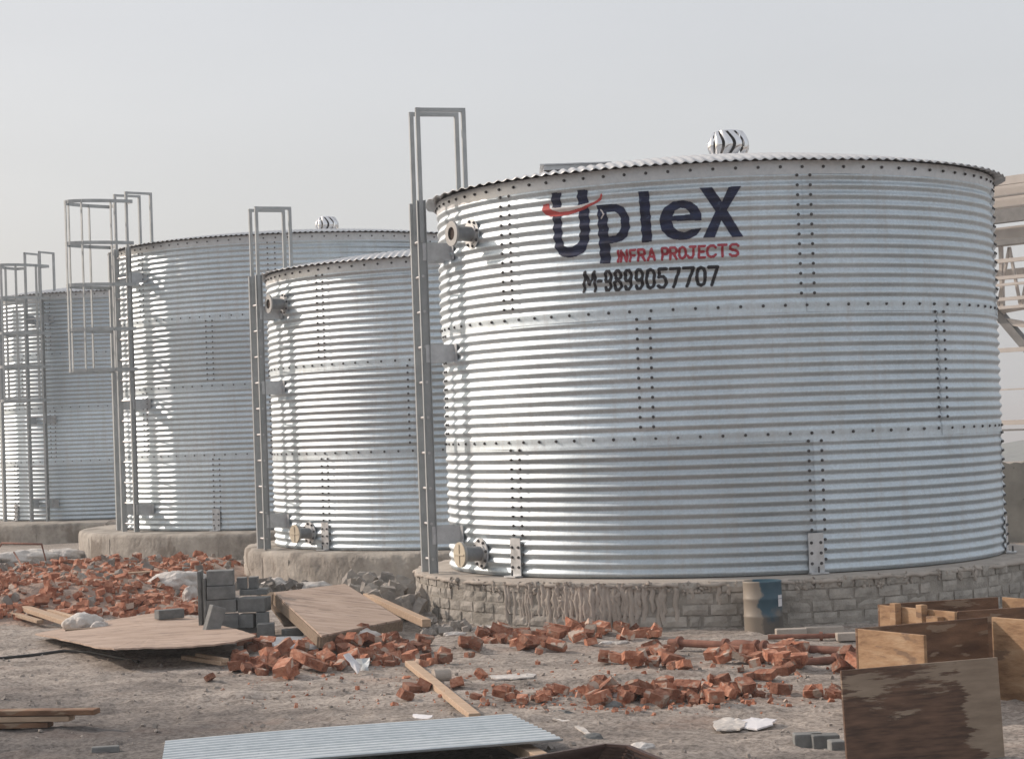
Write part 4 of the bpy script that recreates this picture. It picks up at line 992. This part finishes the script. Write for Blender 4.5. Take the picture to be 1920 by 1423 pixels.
# bright roofing sheet strip behind the heap
def corr_sheet(A,B,C_,D,pitch,amp,m,label,name='metal_sheet',th=.0015,flat=0):
    A,B,C_,D=[Vector(q) for q in(A,B,C_,D)]   # A->B far edge (length), D->C near edge
    wdt=((D-A).length+(C_-B).length)/2; n=int(wdt/pitch*8); L=14; nrm=((B-A).cross(D-A)).normalized(); 
    if nrm.z<0: nrm=-nrm
    vs=[]
    for i in range(n+1):
        f=i/n
        for j in range(L+1):
            g=j/L; p=(A*(1-g)+B*g)*(1-f)+(D*(1-g)+C_*g)*f; s=math.sin(2*math.pi*f*wdt/pitch); s=max(-.5,min(.5,s*1.2))*2
            vs.append(p-A+nrm*amp*s+Vector((0,0,.010*math.sin(g*3.1+1))))
    mb=MB(); mb.add(vs,[(i*(L+1)+j,i*(L+1)+j+1,(i+1)*(L+1)+j+1,(i+1)*(L+1)+j) for i in range(n) for j in range(L)])
    o=mb.build(name,m,None,fix=False); o.location=A; sm=o.modifiers.new('s','SOLIDIFY'); sm.thickness=th; tag(o,label,'metal sheet'); return o
corr_sheet(G(505,1200,.08),G(605,1194,.08),G(598,1212,.06),G(515,1217,.06),.075,.012,M['galvroof'],'bright piece of ribbed metal sheet between the blocks and the brick heap')
corr_sheet(G(310,1394,.10),G(958,1337,.11),G(1056,1384,.10),G(300,1454,.09),.075,.007,M['whitesheet'],'long pale blue ribbed metal sheet propped low in the foreground')
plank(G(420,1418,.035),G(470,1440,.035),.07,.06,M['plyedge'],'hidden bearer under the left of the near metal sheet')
# bundle of brown steel channels, bottom centre
for i,lab_ in enumerate(['farthest and topmost','second','third','fourth','nearest and lowest']):
    q=[G(955+i*10,1427+i*4,.16-.022*i),G(1135-i*4,1396+i*6,.16-.022*i),G(1178-i*3,1399+i*6,.16-.022*i),G(1262-i*5,1434+i*6,.12-.022*i)]
    mb=MB()
    for a,b in zip(q[:-1],q[1:]):
        mb.beam(a-q[0],b-q[0],.022,.012); mb.beam(a-q[0]+Vector((0,.009,-.010)),b-q[0]+Vector((0,.009,-.010)),.003,.012)
    o=mb.build('steel_channel',M['darksteel']); o.location=q[0]; tag(o,lab_+' bent dark brown channel of the bundle at the bottom edge','steel channel','bundle of bent brown channels')
for i,(px,py,s) in enumerate([(1112,1387,.10),(1205,1404,.12)]):
    bag(px,py,(s,s*.8,.05),.5*i,['dark crumpled strip behind the brown channel bundle','pale torn flap at the right end of the brown channels'][i],30+i,m=['block','bag'][i],name='rag',cat='rag')
# low kerb of broken blocks near the stained board
for i,(px,py,L,lab) in enumerate([(1518,1398,.14,'left of three half buried grey stones beside the stained board'),(1550,1400,.13,'middle of three half buried grey stones beside the stained board'),(1572,1412,.07,'right one of the half buried grey stones, touching the stained board')]):
    p=G(px,py); o=block(p.x,p.y+.05,-.02,(L,.09,.075),.05*i,lab); o.name='stone_block'; o['group']='half buried grey stones beside the stained board'
# small dark offcut at lower left
p=G(198,1411); o=block(p.x,p.y,0,(.14,.05,.035),.15,'small dark offcut lying alone near the lower left corner'); o['group']='loose grey concrete blocks'

# ------------------------------------------------------------------ drum against the plinth
def drum_mat():
    m=bpy.data.materials.new('drum_paint'); m.use_nodes=True; n=m.node_tree;N=n.nodes;L=n.links;b=N['Principled BSDF']; b.inputs['Roughness'].default_value=.5
    tc=N.new('ShaderNodeTexCoord'); no=N.new('ShaderNodeTexNoise'); no.inputs['Scale'].default_value=9; no.inputs['Detail'].default_value=8; L.new(tc.outputs['Object'],no.inputs[0])
    sx=N.new('ShaderNodeSeparateXYZ'); L.new(tc.outputs['Object'],sx.inputs[0])
    # beige plaster spilt down the left side and a band of dirt at the foot
    a=N.new('ShaderNodeMath'); a.operation='MULTIPLY_ADD'; a.inputs[1].default_value=.16; L.new(no.outputs['Fac'],a.inputs[0]); L.new(sx.outputs[0],a.inputs[2])
    r=N.new('ShaderNodeMapRange'); r.inputs['From Min'].default_value=.040; r.inputs['From Max'].default_value=.060; r.inputs['To Min'].default_value=1; r.inputs['To Max'].default_value=0; L.new(a.outputs[0],r.inputs[0])
    a2=N.new('ShaderNodeMath'); a2.operation='MULTIPLY_ADD'; a2.inputs[1].default_value=.35; L.new(no.outputs['Fac'],a2.inputs[0]); L.new(sx.outputs[2],a2.inputs[2])
    r2=N.new('ShaderNodeMapRange'); r2.inputs['From Min'].default_value=.28; r2.inputs['From Max'].default_value=.36; r2.inputs['To Min'].default_value=.85; r2.inputs['To Max'].default_value=0; L.new(a2.outputs[0],r2.inputs[0])
    m1=N.new('ShaderNodeMixRGB'); m1.inputs[1].default_value=(.035,.085,.12,1); m1.inputs[2].default_value=(.15,.13,.11,1); L.new(r2.outputs[0],m1.inputs[0])
    m2=N.new('ShaderNodeMixRGB'); m2.inputs[2].default_value=(.29,.25,.205,1); L.new(m1.outputs[0],m2.inputs[1]); L.new(r.outputs[0],m2.inputs[0])
    L.new(m2.outputs[0],b.inputs['Base Color']); return m
p=G(1434,1186); root=empty('drum',(p.x,p.y+.10,0)); tag(root,'small blue drum half smeared with beige plaster standing against the brick plinth','drum')
# stand it just clear of the plinth
cc=Vector((t1['c'][0],t1['c'][1],0)); dv=Vector((root.location.x,root.location.y,0))-cc; root.location=cc+dv.normalized()*(2.78+.145); root.location.z=-.005
mb=MB(); rd=.143
mb.lathe([(.001,.0),(rd-.004,.0),(rd,.012),(rd,.12),(rd+.005,.128),(rd,.136),(rd,.25),(rd+.005,.258),(rd,.266),(rd,.375),(rd+.004,.385),(rd-.004,.39),(rd-.008,.375),(.001,.372)],40)
mb.build('drum_body',drum_mat(),root,smooth=True)
mb=MB(); a0=.55
mb.add([((rd+.004)*math.cos(a),(rd+.004)*math.sin(a),z) for z in(.20,.285) for a in(-a0-.25,-a0-.05,-a0+.15)],[(0,1,4,3),(1,2,5,4)]); mb.build('paper_patch',M['paper'],root)

# ------------------------------------------------------------------ rusty pipes
def pipe(a,b,r,fl,label):
    a,b=Vector(a),Vector(b); root=empty('rusty_pipe',a); tag(root,label,'pipe')
    mb=MB(); mb.tube([(0,0,0),b-a],r,14); mb.build('pipe_body',M['rust'],root,smooth=False)
    d=(b-a).normalized(); L=(b-a).length
    for f,k in fl:
        p=d*L*f; mb=MB()
        if k=='f': mb.tube([p-d*.012,p+d*.012],r*1.75,18); mb.build('flange',M['rust'],root)
        else: mb.tube([p-d*.09,p-d*.07,p,p+d*.07,p+d*.09],[r*1.1,r*1.45,r*1.6,r*1.45,r*1.1],16); mb.build('coupling',M['rust'],root,smooth=True)
    return root
A=G(1255,1204,.045); B=G(1625,1222,.045)
pipe(A,B,.027,[(.055,'f'),(.39,'c'),(.30,'f'),(.46,'f'),(.50,'f')],'long rusty pipe with flanges and a bulging coupling lying before the drum')
pipe(G(1440,1194,.03),G(1640,1190,.03),.018,[(.5,'f')],'thin rusty pipe lying close to the plinth right of the drum')
pipe(G(1500,1242,.03),G(1570,1236,.03),.025,[(.95,'f')],'short dark pipe stub between the bricks and the plywood box')
for px,py,L,lab in [(1483,1192,.22,'pale slab piece on edge at the plinth foot right of the drum'),(1545,1188,.28,'wider pale slab piece at the plinth foot behind the thin pipe'),(1592,1200,.18,'pale grey slab end left of the nearer plywood box')]:
    p=G(px,py); o=block(p.x,p.y,.0,(L,.10,.055),.03,lab); o.name='slab_piece'; o['group']='pale slab pieces at the plinth foot'; o.data.materials[0]=M['conctop']

# ------------------------------------------------------------------ plywood formwork boxes at the right
def vpanel(root,A,B,h,th,m,name,inward=1,z0=0.0):
    A=Vector((A[0],A[1],z0));B=Vector((B[0],B[1],z0)); d=(B-A).normalized(); nn=Vector((-d.y,d.x,0))*inward
    o0=root.location; mb=MB()
    vs=[A,B,B+nn*th,A+nn*th]; vs=[v-o0 for v in vs]; vs=vs+[v+Vector((0,0,h)) for v in vs]
    mb.add(vs,[(0,3,2,1),(4,5,6,7),(0,1,5,4),(1,2,6,5),(2,3,7,6),(3,0,4,7)]); o=mb.build(name,m,root,fix=True); bevel(o,.0025,1); return o
H1=.45
A=G(1607,1178,H1); B=G(1852,1157,H1); C1=G(1732,1190,H1)
ab=(B-A); ab.z=0; n1=Vector((ab.y,-ab.x,0)).normalized(); A0=Vector((A.x,A.y,0)); B0=Vector((B.x,B.y,0))
wL=(Vector((C1.x,C1.y,0))-A0).length
b1=empty('plywood_box',A0); tag(b1,'nearer open plywood box of orange boards behind the stained board','plywood box')
vpanel(b1,A0,B0,H1,.02,M['darkwood'],'back_board',1)  # dark stained wood; the board's shaded side is put into this colour too
ln=(Vector((C1.x,C1.y,0))-A0).normalized()
vpanel(b1,A0-ln*.0+ab.normalized()*-.0,A0+ln*wL,H1-.002,.02,M['orangewood'],'end_board',1)
e2=B0+ab.normalized()*.023
vpanel(b1,e2+Vector((0,.0,0))-ln*.0,e2+ln*1.5,H1+.0,.022,M['orangewood'],'side_board',1)
H2=.45
A=G(1648,1133,H2); B=G(1872,1119,H2); C2=G(1790,1146,H2)
A2=Vector((A.x,A.y,0)); B2=Vector((B.x,B.y,0)); C2=Vector((C2.x,C2.y,0)); ab2=(B2-A2)
b2=empty('plywood_box',A2); tag(b2,'farther plywood box with two upright battens on its left end, nearest the plinth','plywood box')
vpanel(b2,A2,B2,H2,.02,M['darkwood'],'back_board',1)  # same darker wood: inner stain plus shade worked into the colour
vpanel(b2,A2,C2,H2-.003,.02,M['orangewood'],'end_board',1)
fd=ab2.normalized()
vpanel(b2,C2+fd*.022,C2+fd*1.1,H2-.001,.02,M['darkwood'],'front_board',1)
l2=(C2-A2).normalized()
vpanel(b2,B2+fd*.022,B2+fd*.022+l2*1.0,H2-.002,.02,M['orangewood'],'side_board',1)
for f,hh in((.27,.02),(.62,.025)):
    p=A2+(C2-A2)*f; nn=Vector((l2.y,-l2.x,0)); mb=MB()
    Mx=Matrix((l2,Vector((-l2.y,l2.x,0)),Vector((0,0,1)))).transposed()
    mb.box(p-A2+nn*.025+Vector((0,0,(H2+hh)/2)),(.055,.045,H2+hh),Mx); o=mb.build('batten',M['orangewood'],b2); bevel(o,.003,1)
p=A2+(C2-A2)*.80; mb=MB(); mb.box(p-A2+Vector((l2.y,-l2.x,0))*.03+Vector((0,0,H2-.06)),(.10,.05,.05),Mx); mb.build('cleat',M['orangewood'],b2)
# stained front board
def stained():
    m=bpy.data.materials.new('stained_board'); m.use_nodes=True; n=m.node_tree;N=n.nodes;L=n.links;b=N['Principled BSDF']; b.inputs['Roughness'].default_value=.7
    tc=N.new('ShaderNodeTexCoord')
    def ns(sc,st,det=6,ro=.6):
        mp=N.new('ShaderNodeMapping'); mp.inputs['Scale'].default_value=st; L.new(tc.outputs['Object'],mp.inputs[0]); q=N.new('ShaderNodeTexNoise'); q.inputs['Scale'].default_value=sc; q.inputs['Detail'].default_value=det; q.inputs['Roughness'].default_value=ro; L.new(mp.outputs[0],q.inputs[0]); return q.outputs['Fac']
    sx=N.new('ShaderNodeSeparateXYZ'); L.new(tc.outputs['Object'],sx.inputs[0])
    # wet brown stain with ragged horizontal edges: fills the lower and middle part, not the top or right rim
    def mul(a,k,c): 
        q=N.new('ShaderNodeMath'); q.operation='MULTIPLY_ADD'; L.new(a,q.inputs[0]); q.inputs[1].default_value=k
        if isinstance(c,(int,float)): q.inputs[2].default_value=c
        else: L.new(c,q.inputs[2])
        return q.outputs[0]
    v=mul(sx.outputs[2],-1.05,.58); v2=mul(ns(2.6,(1,1,7.5),10,.68),1.9,mul(sx.outputs[2],-1.0,.35))
    xr=N.new('ShaderNodeMapRange'); xr.inputs['From Min'].default_value=.56; xr.inputs['From Max'].default_value=.72; xr.inputs['To Min'].default_value=0; xr.inputs['To Max'].default_value=.75; L.new(sx.outputs[0],xr.inputs[0])
    sb=N.new('ShaderNodeMath'); sb.operation='SUBTRACT'; L.new(v2,sb.inputs[0]); L.new(xr.outputs[0],sb.inputs[1])
    st=N.new('ShaderNodeMapRange'); st.inputs['From Min'].default_value=.83; st.inputs['From Max'].default_value=.93; L.new(sb.outputs[0],st.inputs[0])
    r=N.new('ShaderNodeValToRGB'); r.color_ramp.elements[0].color=(.21,.155,.11,1); r.color_ramp.elements[1].color=(.34,.26,.19,1); r.color_ramp.elements[0].position=.3; r.color_ramp.elements[1].position=.7; L.new(ns(5,(1,1,5)),r.inputs[0])
    r2=N.new('ShaderNodeValToRGB'); r2.color_ramp.elements[0].color=(.065,.036,.023,1); r2.color_ramp.elements[1].color=(.19,.105,.066,1); r2.color_ramp.elements[0].position=.35; r2.color_ramp.elements[1].position=.7; L.new(ns(6,(1,1,7)),r2.inputs[0])
    mx=N.new('ShaderNodeMixRGB'); L.new(st.outputs[0],mx.inputs[0]); L.new(r.outputs[0],mx.inputs[1]); L.new(r2.outputs[0],mx.inputs[2]); L.new(mx.outputs[0],b.inputs['Base Color'])
    return m
A=atY(1579,1256,9.35); B=atY(1872,1231,9.55)
d=B-A; L_=math.hypot(d.x,d.y); ht=A.z+.0
mb=MB(); mb.box((L_/2,0,ht/2),(L_,.018,ht)); 
mb.v=[(x,y,z+ (d.z*x/L_ if z>.1 else 0)) for x,y,z in mb.v]
o=mb.build('stained_board',stained()); o.location=(A.x,A.y,0); o.rotation_euler=(R(-4),0,math.atan2(d.y,d.x)); bevel(o,.002,1)
# lean: keep the top edge where it is, the foot comes forward
o.location.y-=ht*math.sin(R(4)); tag(o,'weathered plywood board with a large dark brown stain standing at the right front','plywood board')
mb=MB(); mb.box((0,0,.08),(.20,.10,.16)); o=bevel(mb.build('concrete_block',M['block']),.006); o.location=(A.x+.35,A.y+.16,0); tag(o,'grey block hidden behind the stained board, holding it up','block')

# ------------------------------------------------------------------ bent rod, hose, brown bar at far left
mb=MB(); q=[GG(-30,1062,.02),GG(4,1018,.38),GG(78,1020,.38),GG(88,1058,.10)]
mb.tube(q,.014,8); tag(mb.build('bent_rod',M['rust'],smooth=True),'bent rusty steel rod arched over the sheeting at the left edge','steel rod')
mb=MB(); mb.tube([GG(26,1035,.2),GG(42,1062,.05)],.012,8); tag(mb.build('steel_rod',M['rust'],smooth=True),'short rusty rod leaning inside the bent arch','steel rod')
mb=MB(); mb.beam(GG(-30,1066,.14),GG(135,1077,.10),.05,.05); tag(mb.build('steel_bar',M['darksteel']),'long dark brown bar lying on the rubble below the bent rod','steel bar')
tk=TK[4]; c=tk['c']
def onpl(a,z,r=3.57): return Vector((c[0]+r*math.sin(R(a)),c[1]-r*math.cos(R(a)),z))
mb=MB(); aa=4
pts=[onpl(4,-.30),onpl(3.6,0),onpl(4.2,.18),onpl(8,.23,3.45),onpl(14,.23,3.4),onpl(17,.20,3.57),onpl(21,.0),onpl(25,-.2)]
def smoothline(pts,k=6):
    out=[]; n=len(pts)
    for i in range(n-1):
        p0,p1,p2,p3=pts[max(i-1,0)],pts[i],pts[i+1],pts[min(i+2,n-1)]
        for s in range(k):
            t=s/k; out.append(.5*((2*p1)+(-p0+p2)*t+(2*p0-5*p1+4*p2-p3)*t*t+(-p0+3*p1-3*p2+p3)*t**3))
    return out+[pts[-1]]
mb.tube(smoothline(pts),.014,8); tag(mb.build('hose',M['rope'],smooth=True),'pale hose looped over the edge of the farthest plinth','hose')

# ------------------------------------------------------------------ parapet wall and steel shed on the right
a=atY(1850,868,26.5); b=atY(2150,850,25.5)
mb=MB(); aw=Vector((a.x,a.y,0)); bw=Vector((b.x,b.y,0)); dd=(bw-aw); L_=dd.length; n=40; vs=[]
for i in range(n+1):
    p=aw+dd*i/n; hz=a.z+.012*math.sin(i*1.9)+.01*math.sin(i*.7)
    for (off,z) in((0,-.4),(0,hz),(.16,hz),(.16,-.4)): vs.append((p.x-aw.x,p.y+off-aw.y,z))
mb.add(vs,[(i*4+k,(i+1)*4+k,(i+1)*4+k+1,i*4+k+1) for i in range(n) for k in range(3)]+[(0,1,2,3),(n*4+3,n*4+2,n*4+1,n*4)])
o=mb.build('parapet_wall',M['wall'],fix=True); o.location=aw; tag(o,'low weathered grey wall at the right edge behind the lettered tank','wall')
def shed():
    A=Vector((7.4,43.5,0)); B=Vector((15,34.5,0)); root=empty('steel_shed',A); tag(root,'unfinished steel shed of cream painted beams at the right edge behind the tank','steel shed')
    d=(B-A).normalized(); nb=Vector((-d.y,d.x,0))
    def at(px,py):
        # point on the facade plane
        r=ray(px,py); t=(A.x*nb.x+A.y*nb.y)/(r.x*nb.x+r.y*nb.y); p=Vector((r.x*t,r.y*t,CAMZ+r.z*t)); return p
    def z_at(py,px=1895): return at(px,py).z
    def horiz(py,hpx,name,m,dep=.12,back=0,s0=0,s1=1):
        z=z_at(py); mb=MB(); hh=hpx/105.; p=A+(B-A)*s0+nb*back; q=A+(B-A)*s1+nb*back
        mb.beam(Vector((p.x,p.y,z))-A,Vector((q.x,q.y,z))-A,dep,hh); return mb.build(name,m,root)
    # sloping roof sheets above
    for i,py in enumerate((338,356,374)):
        z=z_at(py); mb=MB(); mb.beam(Vector((A.x,A.y,z))+nb*(i*.35)-A,Vector((B.x,B.y,z))+nb*(i*.35)-A,.10,.16); mb.build('roof_sheet',M['shed'],root)
    horiz(352,58,'fascia',M['shed'],.02,1.2)
    horiz(405,28,'eave_beam',M['shedgrey'],.2,-.1)
    horiz(440,40,'wall_panel',M['shed'],.05,.3)
    horiz(453,12,'girt',M['shedgrey'],.12)
    for py,h in((488,8),(520,7),(533,5),(560,7),(576,6)): horiz(py,h,'girt',M['shed'],.1)
    horiz(508,22,'wall_panel',M['shed'],.05,.8)
    horiz(656,9,'girt',M['shed'],.1); horiz(730,3,'girt',M['shed'],.05); horiz(792,10,'girt',M['shed'],.1); horiz(806,4,'girt',M['shedgrey'],.05)
    def brace(x0,y0,x1,y1,w,m,name='brace'):
        mb=MB(); mb.beam(at(x0,y0)-A+nb*.25,at(x1,y1)-A+nb*.25,w,w); mb.build(name,m,root)
    for i in range(8):
        x=1856+i*22; brace(x,578,x+22 if i%2==0 else x+22,463,.05,M['shed']) if i%2==0 else brace(x,463,x+22,578,.05,M['shed'])
    brace(1858,588,1960,708,.17,M['shedgrey']); brace(1860,600,1960,618,.12,M['shed']); brace(1858,584,1990,560,.10,M['shed'])
    for x in (1862,1912): brace(x,462,x+4,590,.07,M['shed'])
    # columns stand just outside the frame, carrying the beams
    for s in (.0,.5,1):
        p=A+(B-A)*s+nb*.3; mb=MB(); mb.beam(Vector((p.x,p.y,-.6))-A,Vector((p.x,p.y,z_at(400)))-A,.25,.25,d); mb.build('column',M['shed'],root)
shed()

# ------------------------------------------------------------------ haze
mb=MB(); mb.box((0,0,-14.0),(5600,5600,42)); hz=bpy.data.materials.new('haze'); hz.use_nodes=True; hn=hz.node_tree
hn.nodes.clear(); ho=hn.nodes.new('ShaderNodeOutputMaterial'); pv=hn.nodes.new('ShaderNodeVolumePrincipled'); pv.inputs['Density'].default_value=.0018; pv.inputs['Color'].default_value=(.9,.92,.95,1)
hn.links.new(pv.outputs[0],ho.inputs['Volume']); o=mb.build('haze',hz); tag(o,'thin pale haze over the whole site','haze',None,'stuff')
print('fragments',CNT,'objects',len(bpy.data.objects))
